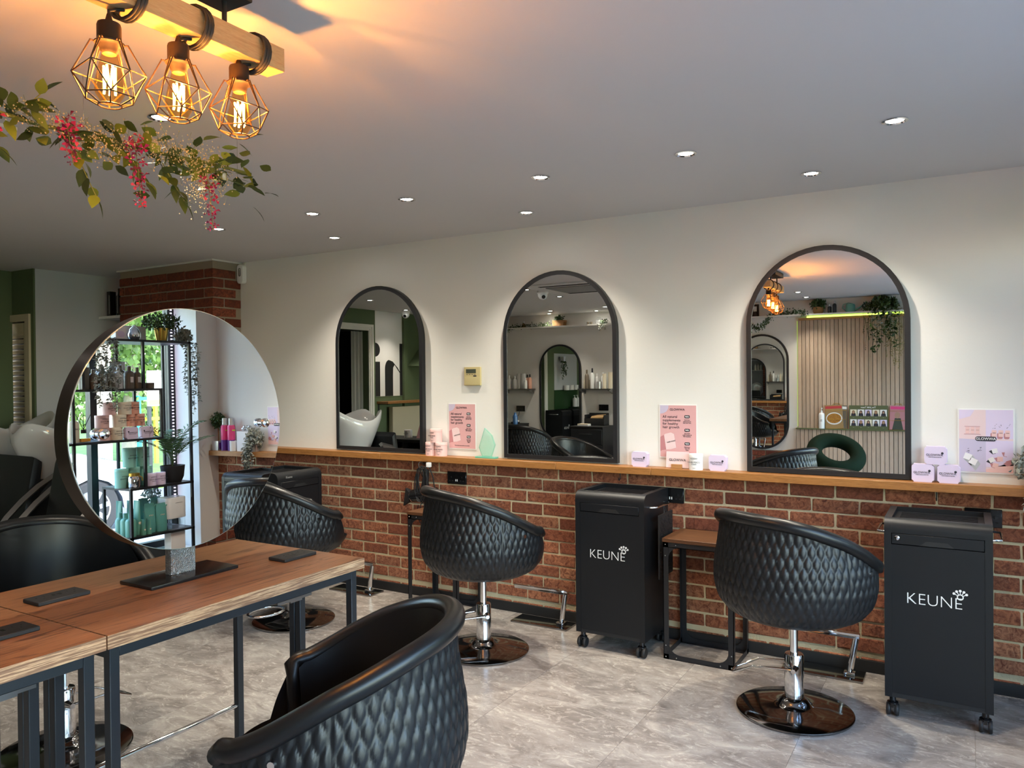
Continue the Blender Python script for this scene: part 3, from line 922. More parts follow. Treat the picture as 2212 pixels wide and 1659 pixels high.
# heat mat hanging from the centre trolley's towel bar
t = thing('hanging_mat', 'black textured heat mat hanging from the side bar of the centre trolley', 'mat', (-1.635+.198+.042, 3.748+.19, .40))
b = MB().box((0, -.105, .0), (.008, .105, .335))
random.seed(3)
b.obj('mat_sheet', m_blackmatte, t, bevel=.002)
b = MB()
for i in range(9):
    for j in range(15):
        y0 = -.092+i*.0208; z0 = .014+j*.0208
        if random.random() < .6: b.box((.0078, y0, z0), (.0098, y0+.016, z0+.004))
        else: b.box((.0078, y0, z0), (.0098, y0+.004, z0+.016))
stuff(b.obj('raised_pattern', m_black, t))
MB().tube([(.004, -.02, .33), (-.004, -.004, .37), (-.004, .004, .37), (.004, .02, .33)], .003, 6).obj('hanging_loop', m_blackmatte, t)

# ------------------------------------------------------------------ small side tables with gusseted frames
def side_table(x0, x1, y0, y1, label):
    t = thing('side_table', label, 'table', ((x0+x1)/2, (y0+y1)/2, 0), group='small rustic side tables by the brick wall')
    hx, hy = (x1-x0)/2, (y1-y0)/2
    box('table_top', (-hx-.004, -hy-.004, .605), (hx+.004, hy+.004, .625), m_rustic, t, bevel=.002, seg=1)
    for sx in (-1, 1):
        for sy in (-1, 1):
            px, py = sx*hx, sy*hy
            b = MB().box((min(px, px-sx*.028), min(py, py-sy*.003), 0), (max(px, px-sx*.028), max(py, py-sy*.003), .605))
            b.box((min(px, px-sx*.003), min(py, py-sy*.028), 0), (max(px, px-sx*.003), max(py, py-sy*.028), .605))
            b.obj('leg', m_black, t)
    for sy in (-1, 1):
        py = sy*hy
        for z0, z1 in ((0, .026), (.579, .605)):
            b = MB().box((-hx, min(py, py-sy*.003), z0), (hx, max(py, py-sy*.003), z1))
            b.box((-hx, min(py, py-sy*.026), z0), (hx, max(py, py-sy*.026), z0+.003))
            b.obj('rail', m_black, t)
        for sx in (-1, 1):
            for zb, zs in ((0, 1), (.605, -1)):
                pts = [(sx*hx, zb), (sx*(hx-.085), zb), (sx*(hx-.085), zb+zs*.026)]
                pts += [(sx*(hx-.028-.057*(1-math.sin(R(90*k/6)))), zb+zs*(.026+.057*(1-math.cos(R(90*k/6))))) for k in range(1, 7)]
                pts += [(sx*(hx-.028), zb+zs*.085), (sx*hx, zb+zs*.085)]
                MB().prism(pts, py-sy*.003-.0012, py-sy*.003+.0012, 'xz').obj('gusset', m_black, t)
                b = MB()
                for dx, dz in ((.012, .012), (.012, .07), (.068, .012)):
                    b.sphere((sx*(hx-dx), py+sy*.0002, zb+zs*dz), .0036, 8, 6)
                stuff(b.obj('bolt_heads', m_steel, t, smooth=True))
    for sx in (-1, 1):
        px = sx*hx
        for z0 in (0, .579):
            MB().box((min(px, px-sx*.003), -hy, z0), (max(px, px-sx*.003), hy, z0+.026)).obj('end_rail', m_black, t)
side_table(-1.362, -1.0, 3.815, 4.108, 'small rustic brown side table with black metal frame right of the centre trolley')
side_table(-3.045, -2.675, 3.83, 4.11, 'small rustic brown side table with black metal frame left of the middle chair')
# ------------------------------------------------------------------ things on the mirror wall
def wall_socket(cx, cz, w, h, label, y=4.133, face=-1, usb=True):
    t = thing('wall_socket', label, 'socket', (cx, y, cz))
    s = face
    y0, y1 = (0, -.012) if s < 0 else (0, .012)
    box('plate', (-w/2, min(y0, y1), -h/2), (w/2, max(y0, y1), h/2), m_blackgloss, t, bevel=.0025, seg=1)
    f = y1
    b = MB()
    for sx in (-.042, .042):
        for dx, dz, a, c in ((0, .012, .003, .006), (-.011, -.010, .005, .0025), (.011, -.010, .005, .0025)):
            b.box((sx+dx-a, min(f, f+s*.0004), dz-c-.008), (sx+dx+a, max(f, f+s*.0004), dz+c-.008))
    b.obj('pin_holes', m_dark, t)
    b = MB()
    for sx in (-.02, .02): b.box((sx-.008, min(f, f+s*.003), .018), (sx+.008, max(f, f+s*.003), .028))
    b.obj('switch', m_blackgloss, t)
    if usb:
        b = MB()
        for sx in (-.006, .006): b.box((sx-.0028, min(f, f+s*.0008), -.022), (sx+.0028, max(f, f+s*.0008), -.008))
        b.obj('usb_port', m_white, t)
    return t
wall_socket(-2.87, .812, .148, .082, 'black wall socket in the bricks below the pink tins and poster')
wall_socket(-1.424, .80, .148, .084, 'black wall socket in the bricks beside the centre trolley')
wall_socket(.058, .80, .148, .084, 'black wall socket in the bricks behind the rightmost trolley', usb=False)
t = thing('thermostat', 'cream wall thermostat with grey display between two arched mirrors', 'thermostat', (-2.748, 4.149, 1.474))
box('body', (-.062, -.018, -.060), (.062, 0, .060), m_cream, t, bevel=.005)
box('flap', (-.058, -.0205, -.056), (.058, -.017, -.004), m_cream, t, bevel=.002)
box('display', (-.046, -.0192, .020), (.030, -.0178, .046), m_lcd, t)
b = MB().box((.012, -.0215, -.002), (.034, -.0178, .006)); b.obj('button', m_ink, t)
b = MB()
for k in range(4): b.box((-.044+k*.02, -.0186, .010), (-.032+k*.02, -.0178, .013))
b.obj('lettering', m_ink, t)
t = thing('alarm_sensor', 'white alarm motion sensor high in the corner beside the brick pier', 'sensor', (-4.905, 4.149, 2.295))
MB().prism(rrect(-.032, -.075, .032, .075, .026), -.045, -.004, 'xz').obj('body', m_white, t, smooth=30, bevel=.004)
MB().ring(rrect(-.011, -.018, .011, .046, .010), rrect(-.0075, -.0145, .0075, .0425, .007), -.0475, -.044, 'xz').obj('lens_frame', m_ink, t)
MB().prism(rrect(-.0065, -.0135, .0065, .030, .006), -.0468, -.044, 'xz').obj('lens', m_silverpl, t)
box('bracket', (-.018, -.006, -.03), (.018, 0, .085), m_white, t)
# brackets / cup hooks under the shelf
def cup_hook(x, label):
    t = link('cup_hook', MB().tube([(0, 0, 0), (0, 0, -.030), (0, -.006, -.042), (0, -.016, -.046), (0, -.024, -.040), (0, -.025, -.030)], .0028, 8).mesh('cup_hook', m_black, 60), None, (x, 4.10, .917))
    tag(t, label, 'hook', 'black cup hooks under the oak shelf')
    return t
cup_hook(-1.715, 'black cup hook under the oak shelf above the centre trolley')
cup_hook(-.128, 'black cup hook under the oak shelf above the rightmost trolley')
cup_hook(-3.085, 'black cup hook under the oak shelf holding the hair dryer')

# hair dryer hanging with its cable wound round it
t = thing('hair_dryer', 'black hair dryer with coiled cable hanging from a hook left of the middle chair', 'hair dryer', (-3.085, 4.06, .70))
MB().tube([(-.085, -.02, -.015), (-.06, -.018, -.010), (.0, -.01, .0), (.075, 0, .012), (.10, .003, .017)], [.040, .044, .043, .036, .034], 20).obj('barrel', m_blackgloss, t, smooth=60)
MB().tube([(-.082, -.02, -.015), (-.092, -.021, -.017)], [.041, .036], 20).obj('chrome_ring', m_chrome, t, smooth=50)
nz = MB()
nz.add([(-.092,-.05,-.045),(-.092,.008,-.045),(-.092,.008,.012),(-.092,-.05,.012),(-.155,-.030,-.085),(-.155,-.012,-.085),(-.135,-.012,.035),(-.135,-.030,.035)], [(0,1,2,3),(7,6,5,4),(0,4,5,1),(1,5,6,2),(2,6,7,3),(3,7,4,0)])
nz.obj('nozzle', m_blackmatte, t)
MB().tube([(.005, -.01, .03), (.012, -.008, .075), (.018, -.006, .125), (.020, -.005, .165)], [.026, .023, .021, .018], 14).obj('handle', m_black, t, smooth=60)
random.seed(11)
b = MB()
for k in range(7):
    ph = random.uniform(0, 6.28); w_ = random.uniform(.035, .055)
    p = []
    for j in range(17):
        a = 2*PI*j/16
        p.append((.012+w_*math.sin(a)*.8+.006*math.sin(3*a+ph)+(k-3)*.005, -.045-.012*math.cos(a+ph), .07+.115*math.cos(a)+.008*math.sin(2*a+ph)))
    b.tube(p, .0032, 6)
for sx in (-1, 1):
    b.tube([(.01, -.03, .12), (.01+sx*.030, -.035, .19), (.008+sx*.038, -.02, .205), (.004+sx*.02, -.01, .215), (0, -.005, .195)], .0034, 6)
b.tube([(.06, -.03, .19), (.085, -.02, .12), (.092, -.01, .03)], .004, 6)
b.tube([(.0, -.03, -.04), (-.01, -.04, -.10), (.02, -.04, -.125), (.05, -.04, -.10), (.055, -.035, -.03)], .0032, 6)
b.tube([(-.03, -.03, -.07), (-.045, -.03, -.14), (-.01, -.03, -.19), (.03, -.03, -.20)], .0032, 6)
b.obj('cable', m_blackmatte, t, smooth=60)
box('plug', (.048, -.045, .185), (.075, -.02, .215), m_white, t, bevel=.004)

# poster sleeves
def poster_base(x0, z0, w, h, label, colour):
    t = thing('poster', label, 'poster', (x0, 4.149, z0), group='acrylic poster sleeves on the wall')
    b = MB().box((-.006, -.0035, -.006), (w+.006, -.0005, h+.006))
    b.obj('sleeve', m_white, t)
    box('sheet', (0, -.0042, 0), (w, -.0035, h), colour, t)
    return t
def flat(name, poly, t, m, d=.0005, y=-.0042):
    return MB().prism(poly, y-d, y, 'xz').obj(name, m, t)
def pill_poster(x0, z0, label):
    w, h = .206, .288
    t = poster_base(x0, z0, w, h, label, m_pinkp)
    q = [(0, h)]+[(.052*math.cos(R(-90*k/10)), h-.062+.062*1+.062*math.sin(R(-90*k/10))) for k in range(11)]
    flat('print', [(0, h), (.05, h), (.047, h-.02), (.035, h-.036), (.018, h-.045), (0, h-.048)], t, m_lilacp)
    text('GLOWWA', .018, m_ink, t, (w/2-.004, -.0046, h-.024), '-y', bold=.0001)
    text('All natural\nsupplements\nfor healthy\nhair growth', .0205, m_ink, t, (.014, -.0046, h-.093), '-y', align='LEFT', bold=0)
    for k, tt in enumerate(('Said they\nexperienced\nless hair loss', 'Said their\nscalp looked &\nfelt healthier', 'Said their\nhair felt\nfuller')):
        cz = h-.063-k*.075
        flat('print', rrect(w-.066, cz-.008, w-.036, cz+.009, .005), t, m_ink)
        text(('96%', '94%', '96%')[k], .0125, m_whiteink, t, (w-.051, -.0052, cz), '-y', bold=.0001)
        text(tt, .0088, m_ink, t, (w-.051, -.0046, cz-.026), '-y')
    # printed jar
    flat('print', [(0, .110), (.022, .122), (.034, .040), (.012, .036), (0, .03)], t, m_pinkd)
    flat('print', [(.022, .122), (.030, .128), (.062, .136), (.080, .128), (.092, .052), (.060, .042), (.034, .040)], t, m_pinkl, .0006)
    text('HAIR FOOD', .0095, m_ink, t, (.064, -.0054, .086), '-y', rot=R(14), bold=0)
    text('Money back when used for two months', .0072, m_ink, t, (w/2, -.0046, .018), '-y')
    return t
pill_poster(-2.942, 1.005, 'pink poster with dark lettering on the wall between pink tins and glass award')
pill_poster(-1.490, 1.012, 'pink poster with dark lettering behind the pink card left of the large arched mirror')
w, h = .212, .286
t = poster_base(-.036, 1.008, w, h, 'pink and lilac poster with a black name pill, rightmost on the wall', m_pinkl)
flat('print', [(0, 0), (w/2, 0), (w/2, h*.52), (0, h*.53)], t, m_lilacp)
flat('print', [(w/2, h*.08), (w, h*.12), (w, h*.51), (w/2, h*.52)], t, m_lilac)
flat('print', [(0, h), (.062, h), (.045, h-.03), (0, h-.045)], t, m_lilac)
flat('print', [(w/2, 0), (w, 0), (w, .05), (w/2, .012)], t, m_pink)
flat('print', [(w/2, h*.54), (w, h*.54), (w, h), (w/2, h)], t, m_lilac, .0003)
for k in range(3):
    cx = .034+k*.020
    flat('print', rrect(cx-.008, .176, cx+.008, .206, .002), t, m_pink, .0007)
    flat('print', [(cx-.006, .192), (cx+.006, .192), (cx+.006, .193), (cx-.006, .193)], t, m_ink, .0009)
    cx = .138+k*.026
    flat('print', rrect(cx-.014, .154, cx+.008, .182, .007), t, m_pinkd, .0007)
    flat('print', rrect(cx-.009, .164, cx+.010, .194, .003), t, m_pink, .0009)
    flat('print', [(cx-.006, .180), (cx+.007, .180), (cx+.007, .182), (cx-.006, .182)], t, m_ink, .0011)
    for j in range(5):
        ax, az = cx+random.uniform(-.008, .008), .200+random.uniform(0, .02)
        flat('print', [(ax, az), (ax+.004, az+.002), (ax+.0035, az+.003), (ax-.0005, az+.001)], t, m_ink, .0007)
for (p0, p1, q0, q1) in ((.018, .172, .084, .210),):
    flat('print', [(.020, .172), (.086, .172), (.086, .174), (.020, .174)], t, m_pinkd, .0007)
    flat('print', [(.022, .208), (.084, .208), (.084, .210), (.022, .210)], t, m_pinkd, .0007)
for cx, cz, a in ((.035, .068, -20), (.056, .046, -25)):
    c, s_ = math.cos(R(a)), math.sin(R(a))
    rp = lambda px, pz: (cx+px*c-pz*s_, cz+px*s_+pz*c)
    flat('print', [rp(-.016, -.014), rp(.026, -.034), rp(.030, .004), rp(.014, .014)], t, m_ink if False else m_silverpl, .0007)
    flat('print', [rp(-.016, -.013), rp(.014, -.013), rp(.014, .015), rp(-.016, .015)], t, m_paper, .0009)
for k in range(12):
    ax, az = .03+random.uniform(0, .055), .085+random.uniform(0, .03)
    flat('print', [(ax, az), (ax+.006, az+.003), (ax+.0055, az+.0045), (ax-.0005, az+.0015)], t, m_ink, .0007)
for cx, cz, mm, a in ((.140, .098, m_paper, 15), (.188, .085, m_lilac, -10), (.128, .056, m_paper, 30), (.160, .062, m_pink, 0), (.142, .032, m_pink, -15), (.196, .046, m_pinkd, 20)):
    c, s_ = math.cos(R(a)), math.sin(R(a))
    rp = lambda px, pz: (min(w-.001, max(w/2+.001, cx+px*c-pz*s_)), cz+px*s_+pz*c)
    flat('print', [rp(-.022, .004), rp(-.008, .008), rp(.002, -.012), rp(-.012, -.012)], t, m_ink if mm is m_paper else m_pinkd, .0006)
    flat('print', [rp(-.010, -.010), rp(.012, -.010), rp(.012, .011), rp(-.010, .011)], t, mm, .0009)
flat('print', rrect(w/2-.042, h*.535-.011, w/2+.042, h*.535+.011, .011), t, m_ink, .0011)
text('GLOWWA', .0165, m_whiteink, t, (w/2, -.0056, h*.535), '-y', bold=.0001)

# ------------------------------------------------------------------ things on the oak shelf
ZS = .955
def tin(name, label, cat, r, h, loc, m, lines=(), group=None, face='-y', ink=None, lidh=.018):
    t = thing(name, label, cat, loc, 0, group)
    MB().lathe([(r, 0), (r, h-lidh-.001)], 28).obj('tin_body', m, t, smooth=40)
    MB().lathe([(r*1.012, h-lidh), (r*1.012, h-.002), (r*.98, h), (.0001, h)], 28).obj('lid', m, t, smooth=40)
    off = {'-y': (0, -r-.0004), '-x': (-r-.0004, 0), '+y': (0, r+.0004), '+x': (r+.0004, 0)}[face]
    for txt, size, z in lines:
        text(txt, size, ink or m_ink, t, (off[0], off[1], z*h), face, ext=.0003, bold=0)
    return t
hf = (('GLOWWA', .008, .72), ('HAIR FOOD', .0125, .50), ('60 capsules', .006, .38), ('natural', .005, .14))
GT = 'pastel pink tins on the oak shelf'
tp = tin('supplement_tin', 'pastel pink tin at the bottom left of the small stack on the oak shelf', 'tin', .040, .088, (-3.052, 4.098, ZS), m_pink, hf, GT)
dup(tp, 'pastel pink tin at the bottom right of the small stack on the oak shelf', (-2.971, 4.094, ZS), R(8))
dup(tp, 'pastel pink tin on top of the other two on the oak shelf', (-3.012, 4.096, ZS+.088), R(-10))
# glass award
t = thing('glass_award', 'faceted green glass award on a base between the pink poster and the middle mirror', 'award', (-2.622, 4.10, ZS))
box('base', (-.074, -.022, 0), (.074, .022, .011), m_awardbase, t, bevel=.002)
out = [(-.030, .011), (.036, .011), (.064, .085), (.042, .145), (-.010, .190), (-.054, .066)]
inn = [(-.022, .014), (.026, .014), (.048, .082), (.028, .138), (-.010, .172), (-.043, .066)]
b = MB(); n = len(out)
b.v = [(x, .008, z) for x, z in out]+[(x, -.004, z) for x, z in out]+[(x, -.009, z) for x, z in inn]
b.f = [tuple(range(n))]+[(i, (i+1) % n, n+(i+1) % n, n+i) for i in range(n)]+[(n+i, n+(i+1) % n, 2*n+(i+1) % n, 2*n+i) for i in range(n)]+[tuple(2*n+i for i in range(n))]
b.obj('glass_plaque', m_award, t)
b = MB()
for i in range(n):
    j = (i+1) % n
    b.tube([(out[i][0], -.004, out[i][1]), (out[j][0], -.004, out[j][1])], .0012, 5)
b.obj('polished_edge', m_awardbase, t)
# lilac boxes with tuck corners
def lilac_box(name, loc, label, group, face='-y', rz=0):
    t = thing(name, label, 'box', loc, rz, group)
    w_, h_, d_ = .046, .084, .036
    c = .008
    poly = [(-w_+c, 0), (w_-c, 0), (w_-c, .004), (w_, .010), (w_, h_-.010), (w_-c, h_-.004), (w_-c, h_), (-w_+c, h_), (-w_+c, h_-.004), (-w_, h_-.010), (-w_, .010), (-w_+c, .004)]
    MB().prism(poly, -d_, 0, 'xz').obj('carton', m_lilac, t)
    box('side_flap', (w_-.004, -d_+.004, .012), (w_+.002, -.002, h_-.012), m_lilac, t)
    text('GLOWWA', .0145, m_ink, t, (-.004, -d_-.0004, .044), '-y', bold=.0001)
    text('HAIR FOOD STARTER', .0055, m_ink, t, (-.002, -d_-.0004, .034), '-y')
    MB().prism(circ(.028, .053, .0055, 14), -d_-.0006, -d_, 'xz').obj('logo_dot', m_ink, t)
    return t
GB = 'lilac cartons on the oak shelf'
lb = lilac_box('carton', (-1.59, 4.113, ZS), 'lilac carton on the oak shelf left of the pink card', GB)
dup(lb, 'lilac carton on the oak shelf right of the white tin beside the large mirror', (-1.150, 4.113, ZS))
dup(lb, 'lilac carton at the bottom left of the three-carton stack', (-.184, 4.118, ZS))
dup(lb, 'lilac carton at the bottom right of the three-carton stack', (-.078, 4.116, ZS))
dup(lb, 'lilac carton on top of the three-carton stack', (-.131, 4.117, ZS+.0845))
# pink card in a wooden block, white tin
t = thing('display_card', 'pink name card standing in a wooden block in front of the pink poster', 'card', (-1.376, 4.095, ZS))
b = MB().box((-.064, -.001, .004), (.064, .001, .092), Matrix.Rotation(R(-6), 4, 'X')); b.obj('card', m_pinkl, t)
text('GLOWWA', .020, m_ink, t, (0, .0025, .046), '-y', bold=.0001)
b = MB().box((-.030, -.016, 0), (.030, -.0035, .024)).box((-.030, .003, 0), (.030, .016, .024)).box((-.030, -.0035, 0), (.030, .003, .004)); b.obj('wooden_block', m_pine, t, bevel=.001, seg=1)
tin('supplement_tin', 'white tin on the oak shelf right of the pink card', 'tin', .037, .086, (-1.268, 4.085, ZS), m_paper, hf)

# right end of the shelf, seen in the round mirror
def leaf_cloud(name, m, parent, n, c, sc, ls, seed, flat_=1.0):
    rr = random.Random(seed); b = MB()
    for i in range(n):
        while True:
            p = Vector((rr.uniform(-1, 1), rr.uniform(-1, 1), rr.uniform(-1, 1)))
            if .25 < p.length < 1: break
        p = Vector((c[0]+p.x*sc[0], c[1]+p.y*sc[1], c[2]+p.z*sc[2]))
        a = Euler((rr.uniform(0, 6.3), rr.uniform(0, 6.3), rr.uniform(0, 6.3))).to_matrix()
        l = ls*rr.uniform(.7, 1.3)
        b.add([p, p+a @ Vector((l*.5, l*.28, .1*l)), p+a @ Vector((l, 0, 0)), p+a @ Vector((l*.5, -l*.28, .1*l))], [(0, 1, 2, 3)])
    return stuff(b.obj(name, m, parent))
def trailing(name, m, parent, starts, n_leaf, ls, seed, drop, out=(0, 0), jit=.02):
    rr = random.Random(seed); b = MB()
    for (x, y, z) in starts:
        L_ = drop*rr.uniform(.6, 1.1); ph = rr.uniform(0, 6)
        pts = [Vector((x+out[0]*math.sin(PI/2*min(1, k/3))+.012*math.sin(k*.9+ph), y+out[1]*math.sin(PI/2*min(1, k/3))+.012*math.cos(k*.8+ph), z+.02*math.sin(PI*min(1, k/3))-L_*(k/10)**1.25)) for k in range(11)]
        b.tube(pts, .0015, 4)
        for i in range(n_leaf):
            f = rr.uniform(0, 9.99); k = int(f); p = pts[k].lerp(pts[k+1], f-k)
            a = Euler((rr.uniform(-.9, .9), rr.uniform(-.4, 1.0), rr.uniform(0, 6.3))).to_matrix()
            l = ls*rr.uniform(.7, 1.25)
            b.add([p, p+a @ Vector((l*.45, l*.26, 0)), p+a @ Vector((l, 0, -.1*l)), p+a @ Vector((l*.45, -l*.26, 0))], [(0, 1, 2, 3)])
    return stuff(b.obj(name, m, parent))
t = thing('topiary', 'small ball topiary in a square pot at the window end of the oak shelf', 'plant', (.69, 4.095, ZS))
MB().prism([(-.033, 0), (.033, 0), (.038, .075), (-.038, .075)], -.036, .036, 'xz').obj('pot', m_silverpl, t, bevel=.002)
box('label_print', (-.0395, -.026, .012), (-.0375, .026, .062), m_violet, t)
MB().tube([(0, 0, .07), (.002, 0, .20)], .005, 8).obj('stem', m_terra, t)
leaf_cloud('foliage', m_plant, t, 700, (0, 0, .235), (.058, .048, .058), .020, 5)
for i, (x, lb_) in enumerate(((.610, 'left'), (.532, 'right'))):
    t = thing('spray_can', 'magenta and violet aerosol can on the shelf end, %s of the pair' % lb_, 'can', (x, 4.09, ZS))
    MB().lathe([(.029, 0), (.029, .085)], 24).obj('can_base', m_violet, t, smooth=40)
    MB().lathe([(.029, .085), (.029, .190), (.024, .202)], 24).obj('can_body', m_magenta, t, smooth=40)
    MB().lathe([(.024, .202), (.020, .206), (.019, .255), (.012, .258), (.0001, .258)], 24).obj('cap', m_silverpl, t, smooth=40)
    box('label_print', (-.0302, -.014, .156), (-.028, .014, .166), m_lime, t)
t = thing('candle', 'white candle jar on the shelf end beside the aerosol cans', 'candle', (.488, 4.075, ZS))
MB().lathe([(.030, 0), (.031, .08), (.028, .08), (.028, .065), (.0001, .065)], 24).obj('jar', m_paper, t, smooth=40)
t = thing('gift_box', 'white printed carton on the shelf end topped with a silver ornament', 'box', (.365, 4.10, ZS))
box('carton', (-.065, -.043, 0), (.065, .043, .155), m_paper, t, bevel=.001, seg=1)
for k in range(5): text('..........', .012, m_silverpl, t, (-.0656, 0, .12-k*.018), '-x')
t = thing('silver_ornament', 'crumpled silver ornament lying on the white carton', 'ornament', (.365, 4.10, ZS+.155))
b = MB()
for k in range(7):
    a = k*.9; b.sphere((.026*math.cos(a), .024*math.sin(a), .018+.014*(k % 2)), .018, 8, 6, (1, .8, .8))
b.obj('silver_ornament', m_chrome, t, smooth=60)
t = thing('trailing_plant', 'silver-leaved trailing plant hanging over the oak shelf at the right photo edge', 'plant', (.265, 4.085, ZS))
MB().lathe([(.035, 0), (.042, .06), (.038, .06), (.037, .05), (.0001, .05)], 20).obj('pot', m_silverpl, t, smooth=40)
rr = random.Random(4)
trailing('trailing_stems', m_grey, t, [(rr.uniform(-.045, .045), rr.uniform(-.03, .0), .065) for k in range(16)], 34, .026, 6, .27, (-.0, -.05))
b = MB()
leaf_cloud('foliage', m_grey, t, 420, (0, -.0, .10), (.10, .05, .075), .028, 8)

# ------------------------------------------------------------------ pendant light
BX = -1.494
t = thing('pendant_light', 'pine beam pendant light with three caged filament bulbs', 'pendant light', (BX, 1.085, ZC))
yb0, yb1, zb0, zb1 = .80-1.085, 1.37-1.085, 2.228-ZC, 2.286-ZC
box('beam', (-.031, yb0, zb0), (.031, yb1, zb1), m_beam, t, bevel=.001, seg=1)
box('ceiling_rose', (-.050, -.17, -.042), (.050, .17, -.0005), m_blackmatte, t, bevel=.003)
for y in (-.13, .13): MB().cyl((0, y, zb1), (0, y, -.04), .006, n=10).obj('rod', m_blackmatte, t)
for k, (y, zc) in enumerate(((.937-1.085, 2.077), (1.097-1.085, 2.092), (1.262-1.085, 2.101))):
    z = zc-ZC
    d = thing('cage_lamp', None, None); d.parent = t; d.location = (-.008, y, z)
    # cable wraps round the beam
    for j, dy in enumerate((-.007, .001, .008)):
        w_ = .036; y_ = y+.035+dy
        MB().tube([(.046*math.cos(2*PI*q/20), y_+.006*math.cos(2*PI*q/20), (zb0+zb1)/2-.002+.046*math.sin(2*PI*q/20)) for q in range(20)], .004, 6, closed=True).obj('cable_wrap', m_blackmatte, t, smooth=60)
    MB().tube([(.008, .028, zb0-z-.002), (.004, .012, zb0-z-.006), (0, 0, zb0-z-.012), (0, 0, .122)], .0035, 8).obj('cable', m_blackmatte, d, smooth=60)
    MB().lathe([(.004, .132), (.008, .116), (.0215, .112), (.023, .107), (.023, .076), (.026, .075), (.026, .070), (.020, .066), (.017, .056), (.013, .050)], 24).obj('lampholder', m_socket, d, smooth=40)
    MB().lathe([(.0135, .058), (.016, .045), (.023, .015), (.0285, -.012), (.0275, -.030), (.019, -.044), (.006, -.050), (.0001, -.052)], 28, cap=False).obj('bulb', m_amber, d, smooth=True)
    MB().lathe([(.013, .062), (.013, .050), (.0001, .048)], 16).obj('bulb_cap', m_gold, d, smooth=True)
    b = MB()
    for j in range(6):
        a = 2*PI*j/6; a2 = a+PI/6
        b.tube([(.0105*math.cos(a), .0105*math.sin(a), .025), (.012*math.cos(a2), .012*math.sin(a2), -.030)], .0022, 6)
    b.obj('filament', m_filament, d)
    # wire cage: six ribs, a wide hexagon offset by half, a lower hexagon and a bottom ring
    b = MB()
    R0, R1, R2 = .030, .068, .050
    zt, zm, zl = .072, .008, -.038
    H = [(R1*math.cos(PI/3*j), R1*math.sin(PI/3*j), zm+(.008 if j % 2 else -.004)) for j in range(6)]
    Lw = [(R2*math.cos(PI/3*j+PI/6), R2*math.sin(PI/3*j+PI/6), zl) for j in range(6)]
    wr_ = .0016
    for j in range(6):
        a = PI/3*j
        for da in (-.08, .08):
            b.tube([(.026*math.cos(a+da), .026*math.sin(a+da), zt), (.034*math.cos(a+da), .034*math.sin(a+da), zt+.002), (R1*math.cos(a)+da*.01, R1*math.sin(a), H[j][2])], wr_, 5)
        b.tube([H[j], H[(j+1) % 6]], wr_, 5)
        b.tube([H[j], Lw[j]], wr_, 5); b.tube([H[j], Lw[j-1]], wr_, 5)
        b.tube([Lw[j], Lw[(j+1) % 6]], wr_, 5)
        b.tube([Lw[j], (.022*math.cos(a+PI/6), .022*math.sin(a+PI/6), -.054)], wr_, 5)
    b.tube([(.022*math.cos(2*PI*j/18), .022*math.sin(2*PI*j/18), -.054) for j in range(18)], wr_, 5, closed=True)
    b.tube([(.027*math.cos(2*PI*j/18), .027*math.sin(2*PI*j/18), zt) for j in range(18)], .002, 5, closed=True)
    b.obj('wire_cage', m_bronze, d, smooth=60)
    ld = bpy.data.lights.new('bulb_glow', 'POINT'); ld.energy = 7.5; ld.color = (1, .46, .13); ld.shadow_soft_size = .008
    lo = bpy.data.objects.new('bulb_glow', ld); COL.objects.link(lo); lo.parent = d; lo.location = (0, 0, -.002)

# ------------------------------------------------------------------ flower garland hanging over the table
t = thing('flower_garland', 'garland of green leaves, white sprays and hanging magenta blossoms under the ceiling', 'garland', (-2.30, 1.5, 2.21))
random.seed(21)
def leaf_mesh(l, w_, curl):
    n = 5; vs = []; fs = []
    for i in range(n+1):
        f = i/n; ww = w_*math.sin(PI*f**.8)*.5
        z = curl*l*f*f
        vs += [(f*l, -ww, z+.12*ww), (f*l, 0, z), (f*l, ww, z+.12*ww)]
    for i in range(n):
        a = i*3; fs += [(a, a+1, a+4, a+3), (a+1, a+2, a+5, a+4)]
    b = MB(); b.v, b.f = vs, fs
    return b.mesh('leaf', m_leaf, 80)
lms = [leaf_mesh(.060, .033, -.15), leaf_mesh(.054, .032, .1), leaf_mesh(.066, .030, -.3), leaf_mesh(.048, .036, 0)]
stem = [(0, -.95, .02), (-.02, -.6, .015), (.01, -.3, -.01), (0, 0, .0), (.02, .25, .01), (0, .48, .02)]
MB().tube(stem, .006, 8).obj('stem', m_stem, t, smooth=60)
def along(f):
    f = max(0, min(.9999, f))*(len(stem)-1); k = int(f)
    return Vector(stem[k]).lerp(Vector(stem[k+1]), f-k)
cnt = 0
for i in range(230):
    f = random.random()**.85
    c = along(f) + Vector((random.gauss(0, .045), random.gauss(0, .04), random.gauss(-.005, .045)))
    e = Euler((random.uniform(-1.0, 1.0), random.uniform(-.7, .9), random.uniform(0, 2*PI)))
    link('leaf', random.choice(lms), t, c, e)
